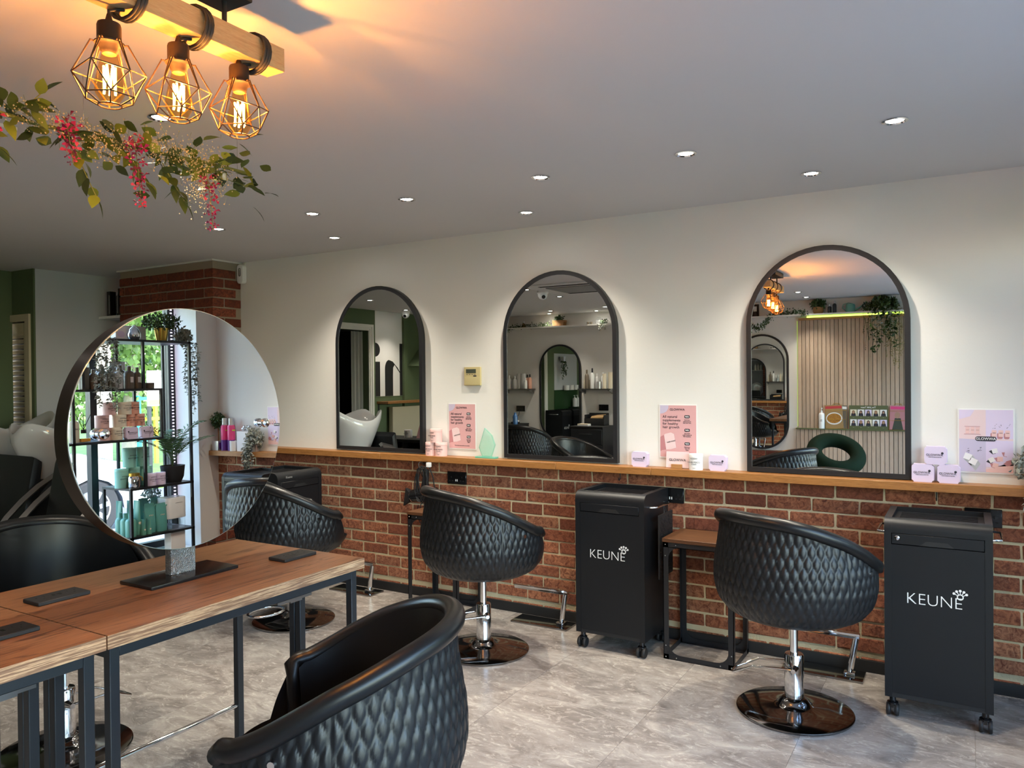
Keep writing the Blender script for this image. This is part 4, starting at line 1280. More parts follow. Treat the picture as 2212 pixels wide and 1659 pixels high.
# leafy sprigs hanging and reaching out
def sprig(p0, p1, n, droop):
    p0, p1 = Vector(p0), Vector(p1)
    pts = [p0.lerp(p1, k/6)+Vector((0, 0, -droop*math.sin(PI*k/6)*.3)) for k in range(7)]
    MB().tube(pts, .0016, 5).obj('sprig_stem', m_stem, t)
    d = (p1-p0).normalized()
    for k in range(n):
        f = (k+1)/(n+.5)*6; q = int(min(5, f)); c = pts[q].lerp(pts[q+1], min(1, f-q))
        side = 1 if k % 2 else -1
        up = Vector((random.uniform(-.2, .2), random.uniform(-.3, .3), 1))
        v_ = (d*.55 + d.cross(up).normalized()*side*.8 + Vector((0, 0, random.uniform(-.2, .1)))).normalized()
        q_ = v_.to_track_quat('X', 'Z')
        link('leaf', random.choice(lms[:3]), t, c, (q_ @ Euler((random.uniform(-.5, .5), 0, 0)).to_quaternion()).to_euler())
    link('leaf', lms[0], t, pts[-1], d.to_track_quat('X', 'Z').to_euler())
sprig((.02, -.20, -.03), (.05, -.14, -.20), 6, .02)
sprig((.02, .22, .0), (.05, .44, -.045), 6, .03)
sprig((.02, .10, -.03), (.06, .16, -.16), 6, .02)
sprig((.0, .0, -.03), (.06, .02, -.12), 5, .02)
sprig((.0, -.5, -.03), (.07, -.42, -.12), 5, .02)
sprig((.02, -.36, .0), (.06, -.30, .07), 4, .02)
# hanging magenta racemes, each blossom its own part
pet = MB()
for k in range(3):
    a = 2*PI*k/3+.3
    pet.add([(0,0,0), (.016*math.cos(a-.5), .016*math.sin(a-.5), .006), (.023*math.cos(a), .023*math.sin(a), .0), (.016*math.cos(a+.5), .016*math.sin(a+.5), .006)], [(0, 1, 2, 3)])
pet.add([(0,0,0), (.006, .004, -.012), (.0, .0, -.018), (-.006, .003, -.012)], [(0, 1, 2, 3)])
pet_me = pet.mesh('blossom', m_petal, 80)
for (y, x, z0, L_, n) in ((-.48, .05, .0, .23, 22), (-.42, .0, .02, .10, 10), (-.235, .05, .02, .13, 18), (-.02, .05, .02, .22, 22), (.24, .06, -.04, .19, 18), (-.62, .03, 0, .24, 18)):
    MB().tube([(x, y, z0), (x+.01, y+.008, z0-L_*.5), (x+.005, y+.02, z0-L_)], .0012, 5).obj('raceme_stem', m_stem, t)
    for k in range(n):
        f = (k+.5)/n
        w_ = .026*(1-f*.65)
        a = k*2.4
        c = Vector((x+.008*math.sin(f*3)+w_*math.cos(a), y+.02*f+w_*math.sin(a), z0-L_*f))
        e = Euler((random.uniform(-1.2, 1.2), random.uniform(-.8, .8), a))
        o = link('blossom', pet_me, t, c, e); s_ = random.uniform(.75, 1.15)*(1-f*.35); o.scale = (s_, s_, s_)
# white gypsophila sprays
b = MB(); g = MB(); rr = random.Random(9)
for (y, x, z, n, sy, sz) in ((-.30, .03, .0, 200, .10, .035), (-.12, .04, -.02, 380, .12, .05), (.08, .05, .01, 300, .11, .05), (.22, .05, -.07, 320, .06, .10), (.22, .03, .02, 160, .08, .06), (.30, .05, -.05, 90, .05, .05)):
    for i in range(n):
        p = Vector((x+rr.gauss(0, .03), y+rr.gauss(0, sy*.5), z+rr.gauss(0, sz*.55)))
        r_ = rr.uniform(.0018, .0034)
        b.add([p+Vector((r_,0,0)), p+Vector((-r_,0,0)), p+Vector((0,r_,0)), p+Vector((0,-r_,0)), p+Vector((0,0,r_)), p+Vector((0,0,-r_))], [(0,2,4),(2,1,4),(1,3,4),(3,0,4),(2,0,5),(1,2,5),(3,1,5),(0,3,5)])
        if i % 3 == 0:
            q = p+Vector((rr.uniform(-.02, .02), rr.uniform(-.02, .02), rr.uniform(-.01, .03)))
            g.tube([p, q], .0006, 3)
stuff(b.obj('white_sprays', m_gyp, t)); stuff(g.obj('spray_stalks', m_gypgreen, t))
for y in (-.7, -.15, .42): MB().cyl((0, y, .0), (0, y, ZC-2.21), .0008, n=5).obj('hanging_wire', m_steel, t)
# ------------------------------------------------------------------ louvre door in the green wall
d = struct(box('door_1', (-7.25, 3.47, 0), (-6.655, 3.50, 2.0), m_dark))
b = MB()
b.box((-6.655, 3.392, 0), (-6.595, 3.44, 2.022)); b.box((-7.25, 3.392, 1.965), (-6.655, 3.44, 2.022)); b.box((-7.31, 3.392, 0), (-7.25, 3.44, 2.022))
b.obj('door_frame', m_creampaint, d)
b = MB()
b.box((-6.735, 3.425, .02), (-6.662, 3.455, 1.955)); b.box((-7.245, 3.425, .02), (-7.18, 3.455, 1.955)); b.box((-7.18, 3.425, 1.86), (-6.735, 3.455, 1.955)); b.box((-7.18, 3.425, .02), (-6.735, 3.455, .12))
b.obj('door_stile', m_creampaint, d)
sl = MB().box((-.2225, -.019, -.0045), (.2225, .019, .0045)).mesh('slat', m_creampaint)
z = .15
while z < 1.85:
    link('slat', sl, d, (-6.9575, 3.44, z), (R(-38), 0, 0)); z += .0435
# ------------------------------------------------------------------ alcove shelves with bottles
t = thing('alcove_shelf', 'small white shelf with black bottles in the gap left of the brick pier', 'shelf', (-6.34, 4.05, 2.03))
box('board', (-.20, -.10, -.022), (.205, .098, 0), m_white, t)
random.seed(5)
for k, (x, y, r_, h_) in enumerate(((-.09, -.05, .026, .215), (-.035, .0, .022, .19), (.03, -.05, .026, .235), (.09, -.02, .030, .19), (.14, -.05, .024, .17))):
    o = thing('hair_product', 'black hair product number %s from the left on the small white shelf by the pier' % ('one', 'two', 'three', 'four', 'five')[k], 'bottle', (-6.34+x, 4.05+y, 2.03), 0, 'black bottles on the alcove shelf')
    if k in (0, 3): box('carton', (-r_, -r_, 0), (r_, r_, h_), m_blackgloss, o, bevel=.001, seg=1)
    else: MB().lathe([(r_, 0), (r_, h_*.72), (r_*.5, h_*.8), (r_*.5, h_), (.0001, h_)], 16).obj('bottle_body', m_blackgloss, o, smooth=40)
    box('label_print', (r_*.3, -r_-.0008, .02), (r_*.45, -r_+.002, h_*.85), m_silverpl, o)
def pump_bottle(name, loc, r_, h_, m, label, group=None, cap=None, rz=0):
    o = thing(name, label, 'bottle', loc, rz, group)
    MB().lathe([(r_, 0), (r_, h_*.66), (r_*.85, h_*.73), (r_*.32, h_*.78), (r_*.32, h_*.82)], 16).obj('bottle_body', m, o, smooth=45)
    b = MB().lathe([(r_*.36, h_*.80), (r_*.36, h_*.86), (r_*.12, h_*.87), (r_*.12, h_*.96), (r_*.3, h_*.965), (r_*.3, h_), (.0001, h_)], 12)
    b.tube([(0, 0, h_*.985), (0, -r_*.9, h_*.975), (0, -r_*1.1, h_*.94)], r_*.11, 6)
    b.obj('pump', cap or m, o, smooth=45)
    return o
t = thing('alcove_shelf', 'white shelf with pump bottles behind the round mirror left of the pier', 'shelf', (-6.34, 4.05, 1.66))
box('board', (-.20, -.10, -.022), (.205, .098, 0), m_white, t)
for k in range(3): pump_bottle('pump_bottle', (-6.42+k*.10, 4.0, 1.66), .036, .23, m_paper, 'white pump bottle number %s on the lower alcove shelf by the pier' % ('one', 'two', 'three')[k], 'white pump bottles on the alcove shelf')

# ------------------------------------------------------------------ backwash units, facing away from the mirror wall
def make_backwash(label):
    t = thing('backwash_unit', label, 'backwash chair')
    # basin: a tilted bowl with a neck groove at the -Y end
    nu, nv = 48, 12; b = MB()
    def rim(a):
        x, y = .235*math.cos(a), .30*math.sin(a)
        front = max(0, -math.sin(a)); back = max(0, math.sin(a))
        z = 1.115 + .10*front**2 + .12*back**3 - .02*abs(math.cos(a))**6
        z -= .10*math.exp(-((a-1.5*PI)/.30)**2)
        y -= .07*front**3
        return x, y, z
    for i in range(nu):
        a = 2*PI*i/nu; x, y, z = rim(a)
        prof = [(.05, .56), (.30, .62), (.62, .80), (.93, .985), (1.0, 1.03), (1.02, None), (.99, 'top'), (.90, 'in0'), (.80, 'in1'), (.55, 'in2'), (.25, 'in3'), (.02, 'in4')]
        for s_, zz in prof:
            if zz is None: pz = z-.012
            elif zz == 'top': pz = z
            elif zz == 'in0': pz = z-.018
            elif zz == 'in1': pz = z-.09
            elif zz == 'in2': pz = .93
            elif zz == 'in3': pz = .89
            elif zz == 'in4': pz = .88
            elif zz == 1.03: pz = z-.075
            elif zz == .985: pz = z-.14
            else: pz = zz
            b.v.append((x*s_, y*s_+.02*(1-s_), pz))
    n = 12
    for i in range(nu):
        k = (i+1) % nu
        for j in range(n-1): b.f.append((i*n+j, k*n+j, k*n+j+1, i*n+j+1))
    b.obj('basin', m_ceramic, t, smooth=60)
    f = MB().lathe([(.022, 0), (.020, .05), (.012, .07)], 14, c=(.0, .20, .985)); f.tube([(0, .20, 1.04), (-.01, .16, 1.085), (-.02, .13, 1.05)], .012, 8)
    f.obj('tap', m_chrome, t, smooth=50)
    MB().tube([(-.03, .20, 1.0), (-.06, .17, 1.09), (-.09, .10, 1.075), (-.10, .06, 1.0)], .007, 8).obj('hose', m_blackgloss, t, smooth=60)
    MB().prism([(.20, 0), (.20, .72), (.06, .80), (-.22, .80), (-.40, .58), (-.40, .30), (-.25, 0)], -.17, .17, 'yz').obj('pedestal', m_blackmatte, t, bevel=.02)
    MB().prism([(-.36, .98), (-.30, .94), (-.36, .45), (-.50, .40), (-.49, .48), (-.44, .55)], -.25, .25, 'yz').obj('backrest', m_leather, t, bevel=.03)
    MB().prism([(-.38, .34), (-.38, .47), (-.82, .50), (-.88, .45), (-.86, .36)], -.25, .25, 'yz').obj('seat', m_rim, t, bevel=.035)
    MB().prism([(-.42, 0), (-.42, .34), (-.80, .34), (-.72, 0)], -.20, .20, 'yz').obj('plinth', m_blackmatte, t, bevel=.01)
    for sx in (-1, 1):
        pts = [(sx*.285, -.60, .54), (sx*.287, -.55, .61), (sx*.287, -.46, .70), (sx*.287, -.36, .78), (sx*.287, -.24, .85), (sx*.285, -.10, .885)]
        MB().tube(pts, .020, 4, up=(1, 0, 0), sy=1.3).obj('armrest', m_steel, t, smooth=20)
        MB().tube([(sx*.285, -.12, .88), (sx*.20, -.10, .60)], .012, 8).obj('arm_post', m_black, t)
    return t
bw = make_backwash('black backwash chair whose white basin shows in the leftmost arched mirror'); bw.location = (-4.75, 3.08, 0); bw['group'] = 'black backwash chairs with white basins'
dup(bw, 'black backwash chair with white basin hidden behind the round mirror, middle of three', (-5.49, 3.08, 0))
dup(bw, 'black backwash chair with white basin and chrome tap at the left photo edge', (-6.22, 3.06, 0))

# ------------------------------------------------------------------ left wall: doorway, banner, oak shelf, radiator
d = MB()
for y0, y1, pr in ((.297, .330, .030), (.330, .360, .022), (.360, .379, .014)):
    d.box((XL, y0, 0), (XL+pr, y1, 2.11+(.379-y0)))
    d.box((XL, 1.0+(.379-y1), 0), (XL+pr, 1.0+(.379-y0), 2.11+(.379-y0)))
    d.box((XL, y1, 2.11+(.379-y1)), (XL+pr, 1.0, 2.11+(.379-y0)))
d2 = struct(d.obj('door_2', m_whitepaint))
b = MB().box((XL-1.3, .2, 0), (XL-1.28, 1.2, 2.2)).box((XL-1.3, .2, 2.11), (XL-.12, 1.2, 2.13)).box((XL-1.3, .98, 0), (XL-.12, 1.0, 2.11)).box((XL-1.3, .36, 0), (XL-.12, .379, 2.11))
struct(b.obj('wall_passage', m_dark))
cu = thing('curtain', 'grey door curtain drawn aside in the dark doorway seen in the left mirror', 'curtain', (XL-.10, .50, 0))
b = MB(); n = 40
for i in range(n+1):
    f = i/n; y = -.12+f*.22; x = .018*math.sin(f*6*PI)
    b.v += [(x, y, .02), (x, y, 2.1)]
for i in range(n): b.f.append((2*i, 2*i+2, 2*i+3, 2*i+1))
b.obj('curtain', m_curtain, cu, smooth=80)
t = thing('wall_banner', 'white wall banner with large black letter shapes seen in the leftmost arched mirror', 'banner', (XL+.002, 0, 0))
box('banner_sheet', (0, -.34, 1.228), (.003, .242, 2.388), m_paper, t)
def yz(name, poly, x0=.003, x1=.0042): return MB().prism(poly, x0, x1, 'yz').obj(name, m_blackmatte, t)
yz('letter_dot', [(.242, 1.955)]+[(.242-.095*math.sin(R(180*k/16)), 1.861+.094*math.cos(R(180*k/16))) for k in range(1, 16)]+[(.242, 1.767)])
yz('letter_stem', [(.242, 1.699), (.149, 1.699), (.149, 1.229), (.242, 1.229)])
yz('letter_arch', [(.046, 1.229), (.046, 1.60)]+[(.046-(.085)*(1-math.cos(R(90*k/8))), 1.60+.125*math.sin(R(90*k/8))) for k in range(1, 9)]+[(-.12, 1.705), (-.20, 1.64), (-.272, 1.545), (-.272, 1.565), (-.22, 1.625), (-.16, 1.66), (-.128, 1.62), (-.123, 1.50), (-.123, 1.229)])
yz('letter_stem', [(-.272, 1.959), (-.34, 1.959), (-.34, 1.229), (-.272, 1.229)])
t = thing('wooden_shelf', 'thick wooden shelf on a black bracket under the wall banner', 'shelf', (XL, -.5, 1.16))
box('board', (0, -1.2, -.032), (.20, .72, 0), m_oak, t, bevel=.002, seg=1)
for y in (.68, -.9):
    b = MB().box((0, y-.012, -.17), (.006, y+.012, -.032)).box((0, y-.012, -.04), (.18, y+.012, -.032)); b.obj('bracket', m_black, t)
t = thing('radiator', 'cream panel radiator below the wooden shelf in the left mirror', 'radiator', (XL+.04, -.5, .45))
box('panel', (0, -.85, 0), (.07, .515, .63), m_creampaint, t, bevel=.012)
for y in (-.7, .4): MB().cyl((.03, y, -.45), (.03, y, .01), .008, n=10).obj('pipe', m_whitepaint, t)
# black counter with display items
t = thing('black_counter', 'black open counter with folded brown towels seen in the leftmost arched mirror', 'counter', (-5.42, 1.36, 0))
box('counter_top', (-.52, -.22, .765), (.60, .22, .80), m_blackmatte, t, bevel=.002, seg=1)
for x in (-.50, -.22, .06, .34, .58): box('upright', (x-.012, -.20, 0), (x+.012, .20, .765), m_blackmatte, t)
box('bottom_shelf', (-.50, -.2, .45), (.58, .2, .465), m_blackmatte, t)
box('back_panel', (-.50, -.21, 0), (.58, -.20, .765), m_blackmatte, t)
box('plinth_board', (-.50, .195, 0), (.58, .205, .45), m_blackmatte, t)
for k, x in enumerate((-.36, -.08, .20, .46)):
    o = thing('folded_towels', 'folded brown towels in counter bay %s from the left' % ('one', 'two', 'three', 'four')[k], 'towels', (-5.42+x, 1.36, .466), 0, 'brown towels under the black counter')
    for j in range(4): box('towel', (-.10, -.14, j*.055), (.10, .15, j*.055+.053), m_towel, o, bevel=.016)
TT = 'teal tins in a pyramid on the black counter'
tl = (('GLOWWA', .010, .75), ('HAIR FOOD', .014, .55))
t0 = tin('tall_tin', 'tall teal tin at the bottom left of the pyramid on the black counter', 'tin', .043, .135, (-5.03, 1.30, .80), m_teal, tl, TT, face='+y')
dup(t0, 'tall teal tin at the bottom right of the pyramid on the black counter', (-4.94, 1.30, .80))
dup(t0, 'tall teal tin in the middle row left of the pyramid on the black counter', (-4.985, 1.30, .936))
dup(t0, 'tall teal tin in the middle row right of the pyramid on the black counter', (-4.895, 1.30, .936))
dup(t0, 'tall teal tin at the bottom end of the pyramid on the black counter', (-4.85, 1.30, .80))
dup(t0, 'tall teal tin on top of the pyramid on the black counter', (-4.94, 1.30, 1.072))
tin('supplement_tin', 'white tin on the black counter in the leftmost mirror', 'tin', .045, .088, (-5.44, 1.36, .80), m_paper, hf, face='+y')
t = thing('tent_card', 'pink tent card with small printed figures on the black counter', 'card', (-5.22, 1.36, .80))
MB().add([(-.07, .05, 0), (.07, .05, 0), (.055, 0, .16), (-.055, 0, .16), (-.07, -.05, 0), (.07, -.05, 0), (-.068, .046, .0), (.068, .046, 0)], [(0, 1, 2, 3), (3, 2, 5, 4)]).obj('card', m_pinkp, t)
b = MB()
for k, (x, z) in enumerate(((-.03, .03), (.02, .035), (-.02, .08), (.03, .085))):
    f = 1-z/.16; b.add([(x-.008, .05*f+.001, z-.012), (x+.006, .05*f+.001, z-.012), (x+.012, .05*(1-(z+.016)/.16)+.001, z+.016), (x-.002, .05*(1-(z+.016)/.16)+.001, z+.016)], [(0, 1, 2, 3)])
b.obj('print', m_violet, t)

# ------------------------------------------------------------------ opposite wall, seen in the arched mirrors
t = thing('high_shelf', 'long white shelf high on the opposite wall, seen in two arched mirrors', 'shelf', (0, YF, 2.205))
box('board', (-6.5, .001, -.018), (XR, .20, 0), m_whitepaint, t)
SW = thing('slat_panelling', 'pale larch slat wall with a dado ledge seen in the rightmost arched mirror', 'panelling', (0, YF, 0))
box('backing_board', (-1.815, .001, .0), (XR, .008, 2.14), m_blackmatte, SW)
box('lower_backing', (-1.828, .008, .0), (XR, .055, .80), m_blackmatte, SW)
box('ledge', (-1.83, .008, .80), (XR, .095, .812), m_signgreen, SW)
box('top_trim', (-1.80, .001, 2.138), (XR, .05, 2.166), m_pine, SW, bevel=.002, seg=1)
su = MB().box((-.0205, 0, 0), (.0205, .018, 2.138-.812)).mesh('slat', m_larch)
sl_ = MB().box((-.0205, 0, 0), (.0205, .018, .80)).mesh('slat', m_larch)
k = 0
while -1.79+k*.047 < XR-.02:
    link('slat', su, SW, (-1.79+k*.047, .008, .812))
    link('slat', sl_, SW, (-1.803+k*.047, .055, .0)); k += 1
t = thing('led_strip', 'glowing yellow green led strip under the high shelf over the slat wall', 'led strip', (0, YF+.02, 2.168))
box('strip', (-1.70, 0, 0), (XR-.02, .03, .0008), m_black, t); box('light_line', (-1.70, .03, .0005), (XR-.02, .033, .016), m_led, t)
MB().box((-1.821, -.016, .02-1.36), (-1.818, -.012, -.03)).obj('light_line', m_leddim, t)
# capsule mirrors
def capsule_mirror(cx, w, z0, z1, label):
    t = thing('capsule_mirror', label, 'mirror', (cx, YF+.002, z0), group='capsule mirrors on the opposite wall')
    MB().ring(capsule(0, w, 0, z1-z0), capsule(0, w-.05, .025, z1-z0-.025), .0, .03, 'xz').obj('frame', m_black, t, smooth=35)
    MB().prism(capsule(0, w-.046, .023, z1-z0-.023), .004, .024, 'xz').obj('mirror_pane', m_mirror, t)
capsule_mirror(-2.25, .655, .53, 1.988, 'tall capsule mirror beside the larch slat wall, seen in the right arched mirror')
capsule_mirror(-5.125, .67, .53, 1.945, 'tall capsule mirror between two bottle shelves, seen in the middle arched mirror')
# bottle shelves
def bottle_shelf(x0, x1, label):
    t = thing('bottle_shelf', label, 'shelf', (x0, YF, 1.30), group='steel bottle shelves on the opposite wall')
    w = x1-x0
    box('board', (0, .001, -.018), (w, .17, 0), m_steel, t)
    for x in (.04, w-.04): MB().prism([(0.001, -.018), (.16, -.018), (.16, -.028), (.001, -.075)], x-.012, x+.012, 'yz').obj('bracket', m_steel, t)
bottle_shelf(-6.05, -5.545, 'steel bottle shelf left of the capsule mirror in the middle arched mirror')
bottle_shelf(-4.77, -4.26, 'steel bottle shelf right of the capsule mirror in the middle arched mirror')
def bottle(loc, r_, h_, m, kind, label, group, cap=None):
    o = thing('hair_product', label, 'bottle', loc, 0, group)
    if kind == 'tube':
        b = MB(); n = 14
        for f, zz in ((1, .0), (1.02, .15*h_), (1.0, .5*h_), (1.1, h_)):
            for i in range(n):
                a = 2*PI*i/n; sq = 1-.92*(max(0, zz/h_-.15)/.85)
                b.v.append((r_*f*math.cos(a), r_*.8*sq*math.sin(a), zz))
        for j in range(3):
            for i in range(n): b.f.append((j*n+i, j*n+(i+1) % n, (j+1)*n+(i+1) % n, (j+1)*n+i))
        b.f.append(tuple(range(n))[::-1]); b.f.append(tuple(3*n+i for i in range(n)))
        b.obj('tube_body', m, o, smooth=50)
    elif kind == 'jar':
        MB().lathe([(r_, 0), (r_, h_*.7)], 18).obj('jar_body', m, o, smooth=40)
        MB().lathe([(r_*1.03, h_*.7), (r_*1.03, h_), (.0001, h_)], 18).obj('lid', cap or m, o, smooth=40)
    else:
        MB().lathe([(r_*.96, 0), (r_, .01), (r_, h_*.66), (r_*.8, h_*.74), (r_*.4, h_*.79)], 18).obj('bottle_body', m, o, smooth=45)
        MB().lathe([(r_*.42, h_*.78), (r_*.40, h_*.985), (r_*.2, h_), (.0001, h_)], 12).obj('cap', cap or m, o, smooth=45)
    return o
random.seed(14)
nm = ('one', 'two', 'three', 'four', 'five', 'six', 'seven', 'eight', 'nine', 'ten', 'eleven', 'twelve')
L1 = [(.03, .03, .17, m_white, 'b'), (.09, .035, .20, m_white, 'b'), (.14, .028, .16, m_silverpl, 'b'), (.19, .032, .19, m_white, 'b'), (.255, .036, .225, m_white, 'tube'), (.335, .038, .225, m_white, 'tube'), (.395, .026, .21, m_peach, 'b'), (.45, .028, .215, m_peach, 'b'), (.41, .026, .165, m_white, 'b')]
for k, (x, r_, h_, m, kd) in enumerate(L1):
    bottle((-6.05+x, YF+(.05 if k != 8 else .13) + (k % 2)*.02, 1.30), r_, h_, m, kd, '%s bottle number %s on the left steel shelf in the middle mirror' % ('coral' if m is m_peach else 'white', nm[k]), 'bottles on the left steel shelf', m_ink if m is m_peach else None)
L2 = [(.07, .027, .165, m_creamtin, 'b'), (.115, .030, .27, m_taupe, 'b'), (.155, .026, .16, m_creamtin, 'b'), (.20, .030, .29, m_white, 'b'), (.25, .027, .22, m_white, 'b'), (.30, .030, .10, m_silverpl, 'jar'), (.345, .028, .23, m_white, 'b'), (.385, .026, .21, m_creamtin, 'tube'), (.46, .032, .23, m_creamtin, 'tube')]
for k, (x, r_, h_, m, kd) in enumerate(L2):
    bottle((-4.77+x, YF+.06+(k % 2)*.04, 1.30), r_, h_, m, kd, '%s bottle number %s on the right steel shelf in the middle mirror' % ('ivory' if m is m_creamtin else 'pale', nm[k]), 'bottles on the right steel shelf', m_ink if k == 3 else None)
wall_socket(-5.80, 1.0, .146, .086, 'black wall socket left of the capsule mirror in the middle mirror', y=YF+.001, face=1, usb=False)
wall_socket(-4.44, 1.03, .146, .086, 'black wall socket right of the capsule mirror in the middle mirror', y=YF+.001, face=1, usb=False)
def cabinet(x0, x1, label):
    t = thing('drawer_cabinet', label, 'cabinet', (x0, YF+.01, 0), group='black drawer cabinets on the opposite wall')
    w = x1-x0
    box('carcass', (0, 0, .04), (w, .40, .77), m_blackmatte, t); box('top', (-.005, 0, .77), (w+.005, .42, .785), m_blackmatte, t)
    for z in (.10, .32, .54):
        dd = box('drawer', (.008, .40, z), (w-.008, .418, z+.205), m_black, t, bevel=.002, seg=1)
        MB().tube([(w*.3, .418, z+.14), (w*.3, .44, z+.14), (w*.7, .44, z+.14), (w*.7, .418, z+.14)], .005, 6).obj('handle', m_chrome, dd)
cabinet(-6.10, -5.66, 'black drawer cabinet left of the capsule mirror in the middle mirror')
cabinet(-4.76, -4.28, 'black drawer cabinet right of the capsule mirror in the middle mirror')
t = thing('straightener_box', 'black box holding a kraft bag and papers on the right drawer cabinet', 'box', (-4.50, YF+.12, .785))
b = MB().box((-.15, -.09, 0), (.15, -.08, .17)).box((-.15, .08, 0), (.15, .09, .10)).box((-.15, -.08, 0), (-.14, .08, .15)).box((.14, -.08, 0), (.15, .08, .15)).box((-.15, -.09, 0), (.15, .09, .006)); b.obj('box_shell', m_blackmatte, t)
t = thing('paper_bag', 'crumpled brown kraft bag on the right drawer cabinet', 'bag', (-4.48, YF+.13, .792))
MB().add([(-.10, -.05, 0), (.10, -.05, 0), (.10, .05, 0), (-.10, .05, 0), (-.11, -.04, .12), (.12, -.02, .15), (.10, .05, .11), (-.08, .06, .10), (0, 0, .14)], [(0, 3, 2, 1), (0, 1, 5, 4), (1, 2, 6, 5), (2, 3, 7, 6), (3, 0, 4, 7), (4, 5, 8), (5, 6, 8), (6, 7, 8), (7, 4, 8)]).obj('paper_bag', m_kraft, t)
t = thing('book', 'flat white book at the front of the right drawer cabinet', 'book', (-4.60, YF+.32, .785)); box('cover', (-.08, -.05, 0), (.08, .05, .022), m_paper, t, bevel=.002); box('pages', (-.078, -.048, .022), (.078, .051, .030), m_creamtin, t)
t = thing('straightener', 'white and black hair straightener on the left drawer cabinet', 'straightener', (-5.75, YF+.25, .785)); box('body', (-.06, -.03, 0), (.06, .03, .03), m_blackgloss, t, bevel=.008); box('plate', (-.055, -.025, .03), (.05, .025, .05), m_white, t, bevel=.01)
MB().tube([(-.06, 0, .01), (-.12, -.1, .02), (-.06, -.2, .12), (-.05, -.235, .22)], .004, 6).obj('cable', m_blackmatte, t)
t = thing('water_bottle', 'translucent blue water bottle on the left drawer cabinet', 'bottle', (-5.69, YF+.36, .785)); MB().lathe([(.036, 0), (.038, .05), (.034, .07), (.038, .10), (.030, .13), (.018, .145)], 20).obj('bottle_body', m_blue, t, smooth=50); MB().lathe([(.018, .14), (.018, .17), (.0001, .172)], 14).obj('cap', m_blue, t, smooth=40)
# shelf plants and ornaments
def sh(x, y=.10): return (x, YF+y, 2.205)
t = thing('wicker_planter', 'wicker planter with a spiky plant on the high shelf in the middle mirror', 'plant', sh(-5.085)); MB().prism([(-.085, 0), (.085, 0), (.095, .085), (-.095, .085)], -.05, .05, 'xz').obj('basket', m_terra, t, bevel=.004)
leaf_cloud('foliage', m_plant, t, 160, (0, 0, .10), (.07, .04, .05), .04, 31)
t = thing('amber_bottle', 'small amber bottle on the high shelf in the middle mirror', 'bottle', sh(-5.68)); MB().lathe([(.028, 0), (.028, .05), (.010, .06), (.010, .085)], 14).obj('bottle_body', m_terra, t, smooth=40); MB().lathe([(.011, .07), (.011, .095), (.0001, .096)], 12).obj('cap', m_silverpl, t)
def shelf_garland(name, pts, n, label, m, seed, ls=.022, sp=.035):
    rr = random.Random(seed); t = thing(name, label, 'garland', pts[0]); o = Vector(pts[0]); P = [Vector(p)-o for p in pts]
    MB().tube(P, .003, 5).obj('vine', m_stem, t)
    b = MB()
    for i in range(n):
        f = rr.uniform(0, len(P)-1.001); k = int(f); p = P[k].lerp(P[k+1], f-k)+Vector((rr.gauss(0, sp*.5), abs(rr.gauss(0, sp*.4)), rr.gauss(sp*.3, sp*.5)))
        a = Euler((rr.uniform(0, 6.3), rr.uniform(0, 6.3), rr.uniform(0, 6.3))).to_matrix(); l = ls*rr.uniform(.7, 1.3)
        b.add([p, p+a @ Vector((l*.5, l*.3, 0)), p+a @ Vector((l, 0, 0)), p+a @ Vector((l*.5, -l*.3, 0))], [(0, 1, 2, 3)])
    stuff(b.obj('foliage', m, t)); return t
shelf_garland('leaf_garland', [(-6.12, YF+.24, 2.10), (-5.98, YF+.21, 2.15), (-5.78, YF+.15, 2.215), (-5.5, YF+.12, 2.215), (-5.22, YF+.11, 2.22)], 620, 'leafy garland along the high shelf in the middle mirror', m_plant, 3)
shelf_garland('leaf_garland', [(-2.42, YF+.22, 2.20), (-2.36, YF+.24, 2.08), (-2.26, YF+.24, 2.035), (-2.16, YF+.23, 2.10), (-2.09, YF+.14, 2.22), (-1.95, YF+.12, 2.225), (-1.80, YF+.15, 2.225), (-1.68, YF+.22, 2.20)], 900, 'leafy garland looping over the high shelf beside the slat wall', m_plant, 8)
t = thing('shelf_ornament', 'round openwork ornament on the high shelf at the right of the middle mirror', 'ornament', sh(-4.46)); b = MB().tube([(.048*math.cos(2*PI*k/24), 0, .05+.048*math.sin(2*PI*k/24)) for k in range(24)], .004, 6, closed=True)
for k in range(8): b.tube([(.012*math.cos(PI/4*k), 0, .05+.012*math.sin(PI/4*k)), (.046*math.cos(PI/4*k), 0, .05+.046*math.sin(PI/4*k))], .004, 5)
b.sphere((0, 0, .05), .012, 10, 8); b.obj('ornament_wheel', m_silverpl, t)
for k in range(2):
    t = thing('tealight_holder', 'small dark tealight holder on the high shelf, %s of two' % ('left', 'right')[k], 'candle holder', sh(-4.63+k*.05), 0, 'tealight holders on the high shelf'); MB().lathe([(.016, 0), (.018, .04), (.015, .04), (.014, .02), (.0001, .02)], 14).obj('cup', m_taupe, t, smooth=40); MB().lathe([(.012, .02), (.012, .033), (.0001, .034)], 12).obj('candle', m_paper, t)
t = thing('ivy', 'pale variegated ivy hanging from the high shelf at the right of the middle mirror', 'plant', sh(-4.36, .16)); trailing('trailing_stems', m_grey, t, [(x, .03, .02) for x in (-.04, 0, .04)], 20, .03, 41, .14, (0, .03)); leaf_cloud('foliage', m_plant, t, 80, (0, 0, .03), (.06, .03, .03), .03, 42)
t = thing('picture_frame', 'dark upright photo frame on the high shelf behind the pendant reflection', 'frame', sh(-2.315, .06)); MB().ring([(-.045, 0), (.045, 0), (.045, .16), (-.045, .16)], [(-.022, .07), (.022, .07), (.022, .135), (-.022, .135)], 0, .02).obj('frame', m_socket, t); box('picture', (-.03, .002, .06), (.03, .008, .14), m_paper, t)
